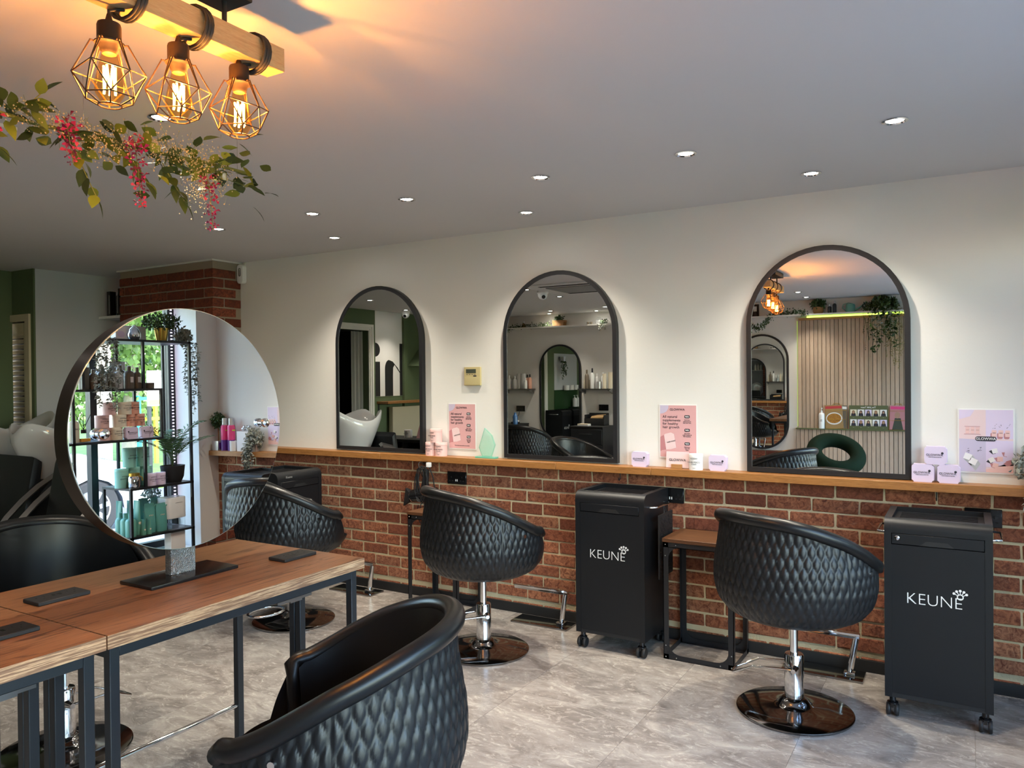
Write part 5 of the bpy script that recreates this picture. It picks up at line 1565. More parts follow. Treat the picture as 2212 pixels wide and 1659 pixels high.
t = thing('potted_plant', 'bushy plant in a tan pot on the high shelf over the slat wall', 'plant', sh(-1.56)); MB().lathe([(.045, 0), (.062, .03), (.060, .08), (.050, .085), (.0001, .08)], 20).obj('pot', m_terra, t, smooth=50); leaf_cloud('foliage', m_plant, t, 420, (0, 0, .115), (.085, .075, .055), .034, 51)
for k, (x, h_) in enumerate(((-1.43, .11), (-1.375, .15))): bottle(sh(x), .022, h_, m_black, 'b', 'dark green %s bottle with pale cap on the high shelf' % ('short', 'tall')[k], 'dark bottles on the high shelf', m_silverpl)
t = thing('watering_can', 'sage green watering can on the high shelf over the slat wall', 'watering can', sh(-1.20, .09)); MB().lathe([(.055, 0), (.052, .085), (.045, .10)], 24).obj('can_body', m_teald, t, smooth=40); MB().tube([(.045, 0, .02), (.10, 0, .055), (.165, 0, .105)], [.012, .009, .008], 10).obj('spout', m_teald, t, smooth=50); MB().tube([(-.05, 0, .02), (-.09, 0, .06), (-.08, 0, .10), (-.02, 0, .115), (.03, 0, .10)], .005, 8).obj('handle', m_teald, t, smooth=50); MB().lathe([(.008, 0), (.022, .02), (.0001, .022)], 14, M=Matrix.Translation((.165, 0, .105)) @ Matrix.Rotation(R(55), 4, 'Y')).obj('rose', m_teald, t)
t = thing('trailing_plant', 'large trailing plant with striped leaves hanging down the slat wall', 'plant', sh(-.84, .12)); leaf_cloud('foliage', m_plant, t, 520, (0, .03, .07), (.15, .08, .08), .05, 61)
trailing('trailing_stems', m_plant, t, [(-.11+k*.035, .05, .05) for k in range(8)], 34, .055, 62, .50, (0, .06))
trailing('striped_leaves', m_grey, t, [(-.10+k*.06, .07, .05) for k in range(4)], 24, .045, 63, .40, (0, .06))
t = thing('hanging_grass', 'dry golden grass hanging down the slat wall under the trailing plant', 'plant', sh(-.73, .10)); trailing('grass_strands', m_pampas, t, [(-.07+k*.012, .04, .02) for k in range(14)], 60, .022, 64, .66, (0, .06))
t = thing('hanging_fern', 'dark fine fern hanging left of the striped trailing plant', 'plant', sh(-1.0, .10)); leaf_cloud('foliage', m_plant, t, 200, (0, .03, .05), (.07, .05, .06), .025, 65); trailing('fern_strands', m_plant, t, [(-.04+k*.02, .04, .02) for k in range(5)], 26, .016, 66, .45, (0, .05))
# things on the slat-wall ledge
ZL = .812
pb = pump_bottle('pump_bottle', (-1.535, YF+.055, ZL), .036, .25, m_white, 'white pump bottle on the slat wall ledge left of the magazines'); 
text('hair\ncare', .016, m_ink, pb, (0, .0365, .10), '+y')
def magazine_rack(x, w, label, cover, head, m2):
    t = thing('magazine_rack', label, 'magazine rack', (x, YF+.058, ZL))
    b = MB()
    for z in (.0, .11, .22): b.tube([(-w/2, .018, z+.004), (w/2, .018, z+.004)], .002, 5)
    for xx in (-w/2, w/2): b.tube([(xx, -.03, .004), (xx, .018, .004), (xx, .018, .235)], .002, 5)
    b.tube([(-.05, -.03, .24), (-.05, -.03, .27), (-.03, -.03, .305), (.03, -.03, .305), (.05, -.03, .27), (.05, -.03, .24)], .003, 6)
    b.obj('wire_frame', m_gold, t)
    return t
def magazine(x, y, w, h_, label, m, m_head, rot=0.0, food=False):
    t = thing('magazine', label, 'magazine', (x, YF+y, ZL+.004))
    M = Matrix.Rotation(rot, 4, 'Y')
    MB().box((-w/2, -.003, 0), (w/2, .001, h_), M).obj('pages', m_paper, t); MB().box((-w/2, .001, 0), (w/2, .0022, h_), M).obj('cover', m, t)
    MB().box((-w/2+.008, .0022, h_*.84), (w/2-.008, .0028, h_*.95), M).obj('title_print', m_head, t)
    if food: MB().prism(circ(0, h_*.42, w*.46, 28, h_*.26), .0022, .003, 'xz', M).obj('plate_print', m_paper, t); MB().prism(circ(0, h_*.43, w*.40, 28, h_*.21), .003, .0036, 'xz', M).obj('food_print', m_food, t)
    else:
        MB().prism(circ(-.01, h_*.60, w*.16, 20, h_*.13), .0022, .003, 'xz', M).obj('portrait_print', m_skin, t); MB().prism([(-w*.35, 0), (w*.3, 0), (w*.14, h_*.48), (-w*.2, h_*.48)], .0022, .0028, 'xz', M).obj('portrait_print', m_lcd, t)
magazine_rack(-1.37, .235, 'brass wire magazine rack with a food magazine on the slat wall ledge', None, None, None)
magazine(-1.345, .045, .19, .28, 'brown magazine at the back of the first wire rack', m_taupe, m_paper, .02)
magazine(-1.385, .060, .20, .285, 'food magazine with a round dish on its cover in the first wire rack', m_kraft, m_red, -.06, True)
magazine_rack(-.70, .19, 'brass wire magazine rack with a pink magazine on the slat wall ledge', None, None, None)
magazine(-.70, .058, .18, .285, 'pink magazine with a portrait in the second wire rack', m_pinkd, m_magenta, .02)
t = thing('team_sign', 'olive team sign with two rows of portraits on the slat wall ledge', 'sign', (-1.015, YF+.050, ZL))
box('board', (-.21, 0, 0), (.21, .006, .285), m_signgreen, t)
text('The JAM Team', .027, m_whiteink, t, (0, .0064, .262), '+y', bold=.0001)
for r_ in range(2):
    for k in range(5):
        x, z = -.162+k*.081, .158-r_*.118
        box('portrait_print', (x-.036, .006, z), (x+.036, .0066, z+.078), (m_creamtin, m_paper, m_lilac)[(k+r_) % 3], t)
        MB().prism([(x-.028, z), (x+.028, z), (x+.022, z+.034), (x-.022, z+.034)], .0066, .0072, 'xz').obj('portrait_print', m_ink, t)
        MB().prism(circ(x, z+.046, .017, 14, .022), .0066, .0074, 'xz').obj('portrait_print', (m_terra, m_ink, m_socket)[(k*2+r_) % 3], t)
        MB().prism(circ(x, z+.045, .010, 14, .014), .0074, .0082, 'xz').obj('portrait_print', m_skin, t)
        text('.....', .014, m_whiteink, t, (x, .0064, z-.014), '+y', bold=.0001)
# green ring-backed tub chair
t = thing('ring_chair', 'dark green velvet chair with a ring back in front of the slat wall', 'chair', (-1.24, -.78, 0))
b = MB(); nu, nv = 48, 18; Mt = Matrix.Translation((0, 0, .60)) @ Matrix.Rotation(R(18), 4, 'Y') @ Matrix.Rotation(R(-40), 4, 'X')
for i in range(nu):
    for j in range(nv):
        a, c = 2*PI*i/nu, 2*PI*j/nv; rr_ = .215+.078*math.cos(c)
        b.v.append(tuple(Mt @ Vector((rr_*1.05*math.cos(a), rr_*.92*math.sin(a), .085*math.sin(c)))))
for i in range(nu):
    for j in range(nv): b.f.append((i*nv+j, ((i+1) % nu)*nv+j, ((i+1) % nu)*nv+(j+1) % nv, i*nv+(j+1) % nv))
b.obj('ring_back', m_donut, t, smooth=80)
MB().lathe([(.19, .34), (.215, .37), (.20, .415), (.0001, .43)], 32).obj('seat', m_donut, t, smooth=60)
for k in range(4):
    a = PI/4+PI/2*k; MB().tube([(.13*math.cos(a), .13*math.sin(a), .345), (.21*math.cos(a), .21*math.sin(a), 0)], .011, 8).obj('leg', m_gold, t)
# ceiling devices seen in the mirrors
def dome_camera(x, y, label, rz):
    t = thing('dome_camera', label, 'camera', (x, y, ZC), rz, 'white dome cameras on the ceiling')
    MB().lathe([(.058, -.0005), (.060, -.03), (.054, -.036)], 28).obj('collar', m_white, t, smooth=40)
    MB().lathe([(.053, -.034), (.050, -.062), (.036, -.085), (.016, -.097), (.0001, -.099)], 28).obj('dome', m_white, t, smooth=60)
    MB().lathe([(.021, 0), (.021, .006), (.013, .010), (.0001, .011)], 20, M=Matrix.Translation((0, .037, -.068)) @ Matrix.Rotation(R(-115), 4, 'X')).obj('lens', m_blackgloss, t, smooth=50)
dome_camera(-3.90, .99, 'white dome camera on the ceiling seen in the middle mirror', R(-40))
dome_camera(-6.62, -.10, 'white dome camera on the ceiling beside the banner in the left mirror', R(-20))
t = thing('air_conditioner', 'square white ceiling air conditioner seen at the top of the middle mirror', 'air conditioner', (-3.43, 1.05, ZC))
box('panel', (-.46, -.45, -.014), (.46, .45, -.0005), m_white, t, bevel=.004)
box('grille', (-.27, -.25, -.024), (.27, .25, -.013), m_curtain, t, bevel=.004)
for y in (-.35, .33): box('air_slot', (-.30, y-.025, -.0165), (.30, y+.03, -.0135), m_dark, t)
# trolleys, bottles and panel along the left wall, seen twice mirrored in the capsule mirror
for k, y in enumerate((1.50, 1.98, 2.46)):
    c = dup(tr2, 'black wheeled salon trolley against the left wall, %s seen in the capsule mirror' % ('left one', 'middle one', 'right one')[k], (XL+.40, y-.35, 0), R(90))
t = thing('wall_panel', 'glossy grey splash panel on the green left wall seen in the capsule mirror', 'panel', (XL+.001, 1.9, 0))
box('panel', (0, -.5, 1.22), (.006, .5, 1.93), m_wet, t); box('panel', (0, -.5, .80), (.006, .5, 1.22), mat('dark green tile', (.02, .06, .02), .3), t)
box('glass_shelf', (.006, -.45, 1.205), (.15, .55, 1.213), m_clear, t); box('lower_shelf', (.006, .10, .865), (.15, .55, .875), m_blackmatte, t)
for k in range(4): bottle((XL+.08, 1.78+k*.20, 1.214), .055, .095, m_paper, 'jar', 'white jar number %s on the glass shelf in the capsule mirror' % nm[k], 'white jars on the glass shelf')
for k in range(3): pump_bottle('pump_bottle', (XL+.09, 2.12+k*.13, .876), .045, .23, m_paper, 'white pump bottle number %s on the low shelf in the capsule mirror' % nm[k], 'white pump bottles on the low shelf')
t = thing('hanging_plant', 'dark trailing plant against the grey panel seen in the capsule mirror', 'plant', (XL+.10, 1.60, 1.78)); trailing('trailing_stems', m_plant, t, [(0, -.08+k*.03, 0) for k in range(7)], 40, .035, 91, .36, (.02, 0)); MB().lathe([(.05, 0), (.07, .09), (.0001, .08)], 18).obj('pot', m_silverpl, t)
# ------------------------------------------------------------------ shop window in its bay
w1 = MB()
for y0, y1 in ((3.90, 3.958), (3.255, 3.305), (.86, .91), (-1.5, -1.44)): w1.box((XG-.03, y0, .20), (XG+.03, y1, 2.22))
for z0, z1 in ((.20, .26), (2.16, 2.22)): w1.box((XG-.03, -1.44, z0), (XG+.03, 3.90, z1))
win = struct(w1.obj('window_1', m_black))
for y0, y1 in ((3.305, 3.90), (.91, 3.255), (-1.44, .86)): box('pane', (XG-.004, y0, .26), (XG+.004, y1, 2.16), m_window, win)
b = MB()
for k in range(62): b.box((XG-.036, 3.925, .5+k*.026), (XG-.031, 3.937, .506+k*.026))
t = thing('light_strip', 'vertical strip of small white led dots on the window frame seen in the round mirror', 'led strip', (0, 0, 0))
MB().box((XG-.031, 3.915, .45), (XG-.0305, 3.947, 2.14)).obj('strip', m_blackmatte, t)
stuff(b.obj('led_dots', m_ledp, t))
# ------------------------------------------------------------------ staggered display unit in the window bay
t = thing('display_unit', 'black metal staggered display shelf unit in the shop window, seen in the round mirror', 'shelf unit', (0, 0, 0))
XF, XB = .60, .94
def board(y0, y1, z): box('board', (XF, y0, z-.012), (XB, y1, z+.004), m_black, t)
board(2.9, 3.79, 1.805); board(2.55, 3.545, 1.455); board(2.45, 3.545, 1.098); board(3.275, 3.79, .748); board(3.275, 3.79, .402); board(2.6, 3.79, .225)
pw = .018
def vpost(y, z0, z1, both=True):
    for x in ((XF, XB-pw) if both else (XF,)): box('post', (x, y, z0), (x+pw, y+pw, z1), m_black, t)
vpost(3.771, 0.225, 1.805); vpost(3.39, 1.459, 1.793); vpost(3.527, 1.102, 1.443); vpost(3.39, .752, 1.086); vpost(3.275, .225, .736); vpost(2.95, 1.459, 1.793); vpost(2.88, .225, 1.443); vpost(2.62, .225, 1.086)
# top shelf
Z1 = 1.809
o = thing('silver_vase', 'ribbed mercury glass vase on the top board of the window display unit', 'vase', (.72, 3.408, Z1)); MB().lathe([(.030, 0), (.042, .02), (.044, .045), (.032, .08), (.014, .098), (.016, .112), (.010, .112)], 20).obj('vase', m_chrome, o, smooth=50)
o = thing('display_box', 'large pale display box behind the silver vase on the top board', 'box', (.84, 3.45, Z1)); box('carton', (-.02, -.12, 0), (.02, .12, .115), m_paper, o, bevel=.001, seg=1); box('label_print', (-.0206, -.08, .04), (-.02, .0, .06), m_lilacp, o)
o = thing('diffuser_box', 'small white carton with a lilac oval on the top board', 'box', (.72, 3.29, Z1)); box('carton', (-.03, -.04, 0), (.03, .04, .09), m_paper, o, bevel=.001, seg=1); MB().prism(circ(0, .04, .028, 20, .022), -.0308, -.03, 'yz').obj('label_print', m_lilac, o)
o = thing('potted_plant', 'bushy green plant in a brass pot on the top board of the window unit', 'plant', (.72, 3.63, Z1)); MB().lathe([(.036, 0), (.052, .10), (.049, .10), (.047, .09), (.0001, .09)], 28).obj('pot', m_gold, o, smooth=40); leaf_cloud('foliage', m_plant, o, 700, (0, 0, .145), (.13, .14, .062), .026, 71)
o = thing('trailing_plant', 'grey trailing plant hanging from the window end of the top board', 'plant', (.70, 3.80, Z1)); leaf_cloud('foliage', m_grey, o, 420, (0, 0, .045), (.06, .062, .062), .03, 72); trailing('trailing_stems', m_grey, o, [(-.02, -.05+k*.018, .0) for k in range(7)], 90, .026, 73, .52, (-.03, .03))
o = thing('trailing_plant', 'grey trailing plant hanging from the left of the top board in the round mirror', 'plant', (.66, 3.10, Z1)); leaf_cloud('foliage', m_grey, o, 200, (0, 0, .045), (.06, .07, .06), .03, 74); trailing('trailing_stems', m_grey, o, [(-.06, -.07+k*.022, .0) for k in range(8)], 90, .027, 75, .50, (-.03, .0))
# second board: taupe bottles
Z2 = 1.459
G2 = 'taupe bottles on the second board of the window unit'
for k, (y, r_, h_, m, kd) in enumerate(((3.02, .034, .15, m_taupe, 'jar'), (3.085, .03, .14, m_taupe, 'b'), (3.15, .034, .16, m_taupe, 'b'), (3.212, .028, .155, m_taupe, 'b'), (3.267, .030, .155, m_paper, 'b'), (3.348, .036, .165, m_taupe, 'b'), (3.412, .026, .155, m_taupe, 'b'), (3.438, .034, .042, m_taupe, 'jar'), (3.508, .032, .042, m_taupe, 'jar'))):
    o = bottle((.70, y, Z2), r_, h_, m, kd, '%s container number %s from the left on the second board of the window unit' % ('white' if m is m_paper else 'taupe', nm[k]), G2)
    if kd == 'b': box('label_print', (-r_-.0006, -.011, .045), (-r_+.004, .011, .085), m_paper if m is m_taupe else m_silverpl, o)
for k, y in enumerate((3.19, 3.33)): o = bottle((.78, y, Z2), .04, .175, m_taupe, 'b', 'tall taupe bottle in the back row of the second board, %s of two' % ('left', 'right')[k], G2)
o = thing('display_carton', 'clear and blue carton at the back of the second board', 'carton', (.84, 3.34, Z2)); box('carton', (-.02, -.06, 0), (.02, .06, .20), m_silverpl, o, bevel=.001, seg=1)
# third board: pyramid of pink, peach and ivory tins
Z3 = 1.102
tn = (('GLOWWA', .010, .70), ('HAIR FOOD', .014, .50), ('60 capsules', .007, .36))
GP = 'pink and peach tins in a pyramid on the third board of the window unit'
row = [((3.155, 0), m_pink, 'rose tin at the bottom left'), ((3.225, 0), m_creamtin, 'ivory tin at the bottom'), ((3.140, 1), m_pink, 'rose tin at the left of the middle row'), ((3.250, 1), m_creamtin, 'ivory tin in the middle row'), ((3.335, 1), m_peach, 'peach tin in the middle row'), ((3.410, 1), m_peach, 'peach tin at the right of the middle row'), ((3.195, 2), m_pink, 'rose tin at the left of the top row'), ((3.290, 2), m_creamtin, 'ivory tin in the top row'), ((3.370, 2), m_peach, 'peach tin at the right of the top row')]
for (y, lv), m, w_ in row:
    tin('supplement_tin', w_+' of the pyramid in the round mirror', 'tin', .046 if lv else .040, .0875, (.70 if m is not m_creamtin else .672, y, Z3+lv*.088), m, tn, GP, face='-x')
lbx = lilac_box('carton', (.66, 3.315, Z3), 'lilac carton at the front left of the third board in the round mirror', 'lilac cartons on the window unit', rz=R(-90))
dup(lbx, 'lilac carton at the front right of the third board in the round mirror', (.66, 3.435, Z3), R(-90))
o = thing('reed_diffuser', 'reed diffuser with amber liquid at the left end of the third board', 'diffuser', (.70, 3.01, Z3)); box('glass_bottle', (-.03, -.034, 0), (.03, .034, .06), m_clear, o, bevel=.003); box('liquid', (-.027, -.031, .003), (.027, .031, .024), mat('amber oil', (.72, .33, .02), .2), o)
MB().lathe([(.018, .06), (.018, .085), (.0001, .086)], 16).obj('collar', m_blackgloss, o)
for a in (-.25, 0, .25): MB().cyl((0, 0, .085), (.0, .11*a*2, .195), .0022, n=5).obj('reed', m_blackmatte, o)
pb = pump_bottle('pump_bottle', (.72, 2.955, Z3), .034, .19, m_creamtin, 'beige pump bottle at the left end of the third board in the round mirror'); text('CARE', .016, m_ink, pb, (-.0345, 0, .09), '-x')
# fourth board: tall teal tins, jar, palm
Z4 = .752
GTT = 'teal tins on the fourth board of the window unit'
for k, (y, zz, h_) in enumerate(((3.27, 0, .135), (3.36, 0, .14), (3.455, 0, .14), (3.333, .141, .138), (3.435, .141, .138))):
    tin('tall_tin', 'teal tin on the fourth board of the window unit, %s' % ('bottom left', 'bottom middle', 'bottom right', 'upper left', 'upper right')[k], 'tin', .046, h_, (.74, y+.03, Z4+zz), m_teal, (('GLOWWA', .011, .62), ('HAIR FOOD', .015, .48)), GTT, face='-x')
for k, y in enumerate((3.47, 3.545)): tin('supplement_tin', 'lilac tin on the fourth board beside the palm pot, %s of two' % ('left', 'right')[k], 'tin', .038, .088, (.655, y, Z4), m_lilac, tn, 'lilac tins on the fourth board', face='-x')
o = thing('silver_jar', 'silver glass jar with a gold lid and bow on the fourth board', 'jar', (.645, 3.335, Z4)); MB().lathe([(.038, 0), (.042, .01), (.042, .075), (.036, .085)], 24).obj('jar_body', m_chrome, o, smooth=40); MB().lathe([(.037, .084), (.037, .105), (.0001, .107)], 24).obj('lid', m_gold, o, smooth=40); MB().tube([(-.042, .01, .085), (-.046, .03, .075), (-.044, .035, .05)], .005, 6).obj('bow', m_gold, o)
o = thing('palm_plant', 'leafy palm in a black pot on the fourth board of the window unit', 'plant', (.69, 3.675, Z4)); MB().lathe([(.060, 0), (.078, .04), (.088, .125), (.083, .125), (.080, .11), (.0001, .11)], 32).obj('pot', m_blackmatte, o, smooth=40)
rr = random.Random(77)
for k in range(13):
    a = 2*PI*k/13+rr.uniform(-.2, .2); out_ = rr.uniform(.18, .30); hh = rr.uniform(.26, .50)
    P_ = [Vector((out_*math.cos(a)*(f**1.6)*.75, out_*math.sin(a)*(f**1.6), .11+hh*(f-.28*f**3))) for f in [j/12 for j in range(13)]]
    b = MB().tube(P_, .0022, 4)
    for j in range(4, 13):
        for sd in (-1, 1):
            d_ = (P_[min(12, j+1)]-P_[j-1]).normalized(); sdv = d_.cross(Vector((0, 0, 1))).normalized()*sd
            tip = P_[j]+(d_*.6+sdv*.75+Vector((0, 0, -.12))).normalized()*(.10*(1-.3*abs(j-8)/5)); mid = P_[j].lerp(tip, .45)
            n_ = Vector((0, 0, .004)); s2 = d_*.0085
            b.add([P_[j], mid+s2+n_, tip, mid-s2+n_], [(0, 1, 2, 3)])
    stuff(b.obj('frond', m_palm, o))
# fifth board: teal tubes, bottles, pouches, dehumidifier
Z5 = .406
G5 = 'sage teal bottles and tubes on the fifth board'
for k, (x, y) in enumerate(((.66, 3.31), (.72, 3.31), (.78, 3.31))): bottle((x+.0, y+.0-.0, Z5), .036, .165, m_teald, 'b', 'sage teal bottle on the fifth board, %s' % ('front', 'middle', 'back')[k], G5)
for k, (x, y, h_) in enumerate(((.84, 3.34, .24), (.78, 3.385, .24), (.70, 3.385, .245), (.645, 3.395, .11), (.64, 3.435, .11))):
    o = bottle((x, y, Z5), .034 if h_ > .2 else .022, h_, m_teald, 'tube', 'sage teal tube on the fifth board, %s' % ('tall at the back', 'tall second', 'tall at the front', 'small left', 'small right')[k], G5)
    MB().prism(circ(0, h_*.35, .010 if h_ > .2 else .006, 14), -(.034 if h_ > .2 else .022)-.0006, -(.034 if h_ > .2 else .022)+.006, 'yz').obj('label_print', m_creamtin, o)
def pouch(y, x, label, m, h_=.215, lean=0):
    o = thing('refill_pouch', label, 'pouch', (x, y, Z5), 0, 'teal refill pouches on the fifth board')
    b = MB(); n = 10
    for zf, wy, wx in ((0, .042, .026), (.25, .046, .028), (.6, .044, .020), (.85, .042, .008), (1.0, .036, .001)):
        for i in range(n):
            a = 2*PI*i/n; b.v.append((wx*math.cos(a)+lean*zf, wy*math.copysign(abs(math.sin(a))**.6, math.sin(a)), zf*h_))
    for j in range(4):
        for i in range(n): b.f.append((j*n+i, j*n+(i+1) % n, (j+1)*n+(i+1) % n, (j+1)*n+i))
    b.f.append(tuple(range(n))[::-1]); b.obj('pouch_body', m, o, smooth=50)
    MB().cyl((lean*.8, .036, h_*.86), (lean*.8-.004, .056, h_*.93), .006, n=8).obj('spout', m_teald, o)
    text('care', .020, m_creamtin, o, (-.021+lean*.6, 0, h_*.60), '-x')
pouch(3.47, .68, 'teal refill pouch on the fifth board, left of the front pair', m_tealpouch); pouch(3.555, .67, 'teal refill pouch on the fifth board, right of the front pair', m_tealpouch, .205); pouch(3.50, .80, 'pale turquoise refill pouch behind the front pair on the fifth board', m_teal, .24); pouch(3.60, .80, 'blue green refill pouch at the back of the fifth board', m_teal, .235)
o = thing('dehumidifier', 'white rounded dehumidifier with a clear tank on the fifth board', 'dehumidifier', (.72, 3.68, Z5)); MB().prism(rrect(-.075, -.085, .075, .085, .04), .075, .232, 'xy').obj('housing', m_white, o, bevel=.008); MB().prism(rrect(-.072, -.082, .072, .082, .04), .002, .074, 'xy').obj('tank', m_clear, o, smooth=30); MB().ring(circ(0, 0, .055, 28), circ(0, 0, .035, 28), .231, .2345, 'xy').obj('grille', m_silverpl, o); box('label_print', (-.0757, -.02, .19), (-.075, .04, .193), m_silverpl, o)
o = thing('white_plant', 'small pale leafy plant behind the dehumidifier in the window bay', 'plant', (.99, 3.70, .402)); leaf_cloud('foliage', m_grey, o, 260, (0, 0, .26), (.04, .07, .09), .03, 78); MB().lathe([(.04, 0), (.05, .12), (.045, .12), (.04, .1), (.0001, .1)], 18).obj('pot', m_white, o, smooth=40); MB().cyl((0, 0, .1), (0, 0, .25), .004, n=6).obj('stem', m_stem, o)
box('board', (.94, 3.62, .39), (1.03, 3.79, .402), m_black, t)
o = thing('white_carton', 'tall white carton at the foot of the window display unit', 'carton', (.66, 3.66, .229)); box('carton', (-.04, -.06, 0), (.04, .06, .155), m_paper, o, bevel=.001, seg=1)

# ------------------------------------------------------------------ street outside
m_paving = mat('grey paving', (.30, .30, .31), .8); bump(m_paving, noise(m_paving, wcoords(m_paving), 8, 4), .2, .01)
m_road = mat('asphalt', (.10, .10, .11), .85); bump(m_road, noise(m_road, wcoords(m_road), 60, 4), .3, .01)
m_grass = mat('mown grass', (.10, .20, .03), .9); L(m_grass, ramp(m_grass, noise(m_grass, wcoords(m_grass), 3, 5), [(.3, (.06, .13, .02)), (.7, (.15, .27, .05))]).outputs[0], BS(m_grass).inputs['Base Color'])
m_crown = mat('tree foliage', (.10, .22, .03), .6, Transmission_Weight=0.0); L(m_crown, ramp(m_crown, noise(m_crown, wcoords(m_crown), .9, 4), [(.3, (.045, .10, .02)), (.5, (.10, .19, .04)), (.7, (.20, .30, .08))]).outputs[0], BS(m_crown).inputs['Base Color'])
m_bark = mat('grey bark', (.30, .27, .24), .9); bump(m_bark, noise(m_bark, wcoords(m_bark, (6, 6, 1)), 6, 5), .9, .03)
m_car = mat('silver car paint', (.26, .30, .36), .22, .35, Coat_Weight=.6)
m_carglass = mat('dark car glass', (.03, .05, .06), .05, spec=.8)
m_tyre = mat('tyre rubber', (.02, .02, .022), .8)
struct(box('ground_pavement', (XR+.36, -9, -.10), (3.25, 16, -.02), m_paving)); struct(box('trim_5', (3.25, -9, -.16), (3.40, 16, -.015), m_paper))
struct(box('ground_road', (3.40, -9, -.24), (7.0, 16, -.14), m_road)); struct(box('ground_grass', (7.0, -14, -.24), (45, 40, -.12), m_grass))
m_facade = mat('shop outside wall', (.36, .20, .14), .9)
# car: side profile extruded across, with wheels, panes and lights as parts
t = thing('car', 'silver car parked outside the shop window, seen in the round mirror', 'car', (3.72, 0, -.14))
hf_ = [(1.30, .30), (1.32, .62), (1.45, .80), (1.62, .94), (2.05, 1.40), (2.5, 1.50), (3.4, 1.46), (4.05, 1.02), (4.75, .93), (5.35, .76), (5.52, .60), (5.55, .34)]
bot = [(5.30, .26)]+[(4.85+.36*math.cos(R(a)), .30+.36*math.sin(R(a))) for a in range(0, 181, 20)]+[(2.20+.36*math.cos(R(a)), .30+.36*math.sin(R(a))) for a in range(0, 181, 20)]+[(1.5, .26)]
b = MB(); prof_ = hf_+bot; n = len(prof_)
for x, k in ((0, 0), (.06, 1), (.20, 2), (1.52, 2), (1.66, 1), (1.72, 0)):
    for (y, z) in prof_:
        zz = z; xx = x
        if z > .95: xx = {0: .10, .06: .16, .20: .30, 1.52: 1.42, 1.66: 1.56, 1.72: 1.62}[x]
        b.v.append((xx, y, zz-(.0 if k else .015)))
for j in range(5):
    for i in range(n): b.f.append((j*n+i, j*n+(i+1) % n, (j+1)*n+(i+1) % n, (j+1)*n+i))
b.f.append(tuple(range(n))); b.f.append(tuple(5*n+i for i in range(n))[::-1])
b.obj('car_body', m_car, t, smooth=35)
MB().prism([(1.85, 1.02), (2.10, 1.36), (2.5, 1.43), (2.72, 1.43), (2.72, 1.0)], .095, .11, 'yz').obj('side_window', m_carglass, t); MB().prism([(2.78, 1.0), (2.78, 1.43), (3.35, 1.40), (3.92, 1.02)], .095, .11, 'yz').obj('side_window', m_carglass, t)
MB().add([(.22, 3.45, 1.45), (1.50, 3.45, 1.45), (1.50, 4.08, 1.035), (.22, 4.08, 1.035)], [(0, 1, 2, 3)]).obj('windscreen', m_carglass, t)
b = MB().add([(0, 5.30, .62), (0, 5.0, .72), (.05, 5.02, .80), (.30, 5.42, .70), (.25, 5.50, .60)], [(0, 1, 2, 3, 4)]); b.obj('headlight', m_clear, t)
for y in (2.20, 4.85):
    for x in (.0, 1.52):
        Mw = Matrix.Translation((x+.10, y, .315)) @ Matrix.Rotation(R(90), 4, 'Y')
        w_ = MB().lathe([(.20, -.09), (.29, -.10), (.315, -.07), (.315, .07), (.29, .10), (.20, .09)], 32, M=Mw).obj('wheel', m_tyre, t, smooth=40)
        MB().lathe([(.20, -.088), (.205, -.094), (.19, -.092), (.18, -.06), (.06, -.07), (.0001, -.075)], 32, M=Mw).obj('wheel_rim', m_steel, w_, smooth=40)
        sp = MB()
        for k in range(7):
            a = 2*PI*k/7; c_, s_ = math.cos(a), math.sin(a)
            sp.add([Mw @ Vector((.03*c_-.020*s_, .03*s_+.020*c_, -.088)), Mw @ Vector((.03*c_+.020*s_, .03*s_-.020*c_, -.088)), Mw @ Vector((.19*c_+.028*s_, .19*s_-.028*c_, -.094)), Mw @ Vector((.19*c_-.028*s_, .19*s_+.028*c_, -.094))], [(0, 1, 2, 3)])
        sp.obj('spokes', m_chrome, w_)
# trees
def tree(x, y, r_, h_, cr, seed, label, n=2600):
    rr = random.Random(seed); t = thing('tree', label, 'tree', (x, y, -.14), 0, 'trees across the road')
    MB().tube([(0, 0, 0), (.03, .05, h_*.4), (.0, .1, h_)], [r_*1.15, r_, r_*.6], 12).obj('trunk', m_bark, t, smooth=60)
    b = MB()
    lobes = [(rr.gauss(0, cr*.45), rr.gauss(0, cr*.45), h_+rr.uniform(-.35, .7)*cr, cr*rr.uniform(.35, .6)) for k in range(14)]
    for i in range(n):
        lx, ly, lz, lr = rr.choice(lobes); v_ = Vector((rr.gauss(0, 1), rr.gauss(0, 1), rr.gauss(0, 1))).normalized()*lr*rr.uniform(.7, 1.05)
        p = Vector((lx, ly, lz))+v_; a = Euler((rr.uniform(0, 6.3), rr.uniform(0, 6.3), rr.uniform(0, 6.3))).to_matrix(); l = rr.uniform(.10, .20)
        b.add([p, p+a @ Vector((l*.5, l*.35, 0)), p+a @ Vector((l, 0, 0)), p+a @ Vector((l*.5, -l*.35, 0))], [(0, 1, 2, 3)])
    stuff(b.obj('crown', m_crown, t))
tree(8.0, 7.55, .14, 3.4, 1.5, 1, 'grey-barked tree nearest the road, seen left in the round mirror', 6000)
tree(9.2, 4.6, .10, 3.2, 1.4, 2, 'slim tree just beyond the nearest trunk at the left of the round mirror', 5000)
tree(12.5, 11.0, .2, 2.9, 2.6, 3, 'broad green tree in the middle of the round mirror view', 12000)
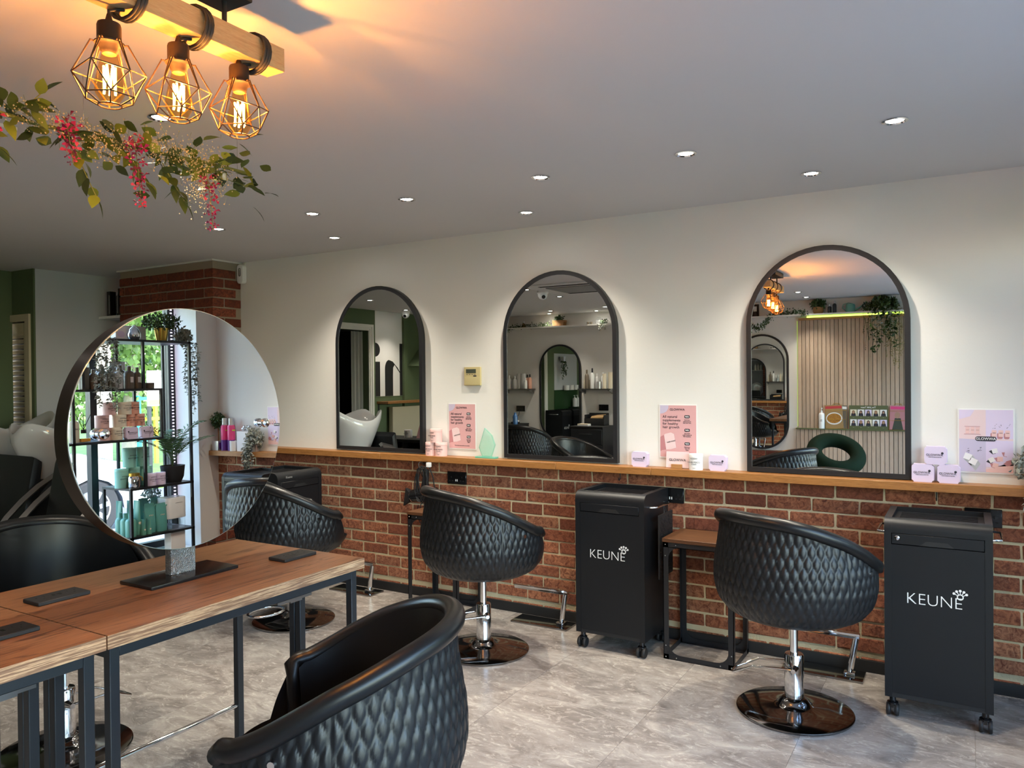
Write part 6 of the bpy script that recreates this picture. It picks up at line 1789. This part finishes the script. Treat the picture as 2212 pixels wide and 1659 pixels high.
tree(15, 16.0, .2, 2.6, 2.8, 4, 'broad green tree behind the recreation sign', 12000)
tree(18, 8.6, .2, 3.0, 3.0, 5, 'tall green tree farther back on the left of the mirror view', 4200)
tree(21, 21.0, .2, 3.4, 3.4, 6, 'tall green tree farthest right across the grass', 4200)
tree(24, 14.0, .25, 4.2, 4.0, 7, 'large green tree at the very back across the grass', 4600)
t = thing('hedge', 'clipped green hedge along the far side of the grass', 'hedge', (30, 18, -.12)); b = MB(); rr = random.Random(12)
for i in range(5200):
    p = Vector((rr.uniform(-.8, .8), rr.uniform(-9, 9), rr.uniform(0, 2.1))); a = Euler((rr.uniform(0, 6.3), rr.uniform(0, 6.3), rr.uniform(0, 6.3))).to_matrix(); l = rr.uniform(.2, .4)
    b.add([p, p+a @ Vector((l*.5, l*.35, 0)), p+a @ Vector((l, 0, 0)), p+a @ Vector((l*.5, -l*.35, 0))], [(0, 1, 2, 3)])
stuff(b.obj('foliage', m_crown, t))
# recreation ground sign on two posts
t = thing('park_sign', 'large white park sign on two posts across the road', 'sign', (9.0, 9.45, -.12))
box('panel', (0, -.36, 1.30), (.03, .36, 1.98), m_paper, t); 
for y in (-.30, .30): box('post', (.03, y-.03, 0), (.09, y+.03, 1.95), m_steelleg, t)
for k, tx in enumerate(('Sanderstead', 'Recreation', 'Ground')): text(tx, .092, m_ink, t, (-.002, .31, 1.88-k*.10), '-x', align='LEFT')
box('colour_band', (-.002, -.34, 1.32), (0, .34, 1.42), mat('yellow print', (.75, .55, .08), .5), t)
# coloured play frame
t = thing('play_frame', 'turquoise and yellow play frame on the grass behind the sign', 'play frame', (11, 10.7, -.12))
mtq = mat('turquoise paint', (.02, .35, .38), .5); myl = mat('yellow paint', (.75, .42, .03), .5)
for k, y in enumerate((-.5, -.1, .3, .7)): box('post', (0, y, 0), (.07, y+.07, 1.5), mtq if k % 2 == 0 else myl, t)
for k, z in enumerate((.5, .95, 1.4)): box('bar', (.005, -.5, z), (.065, .77, z+.07), myl if k % 2 else mtq, t)
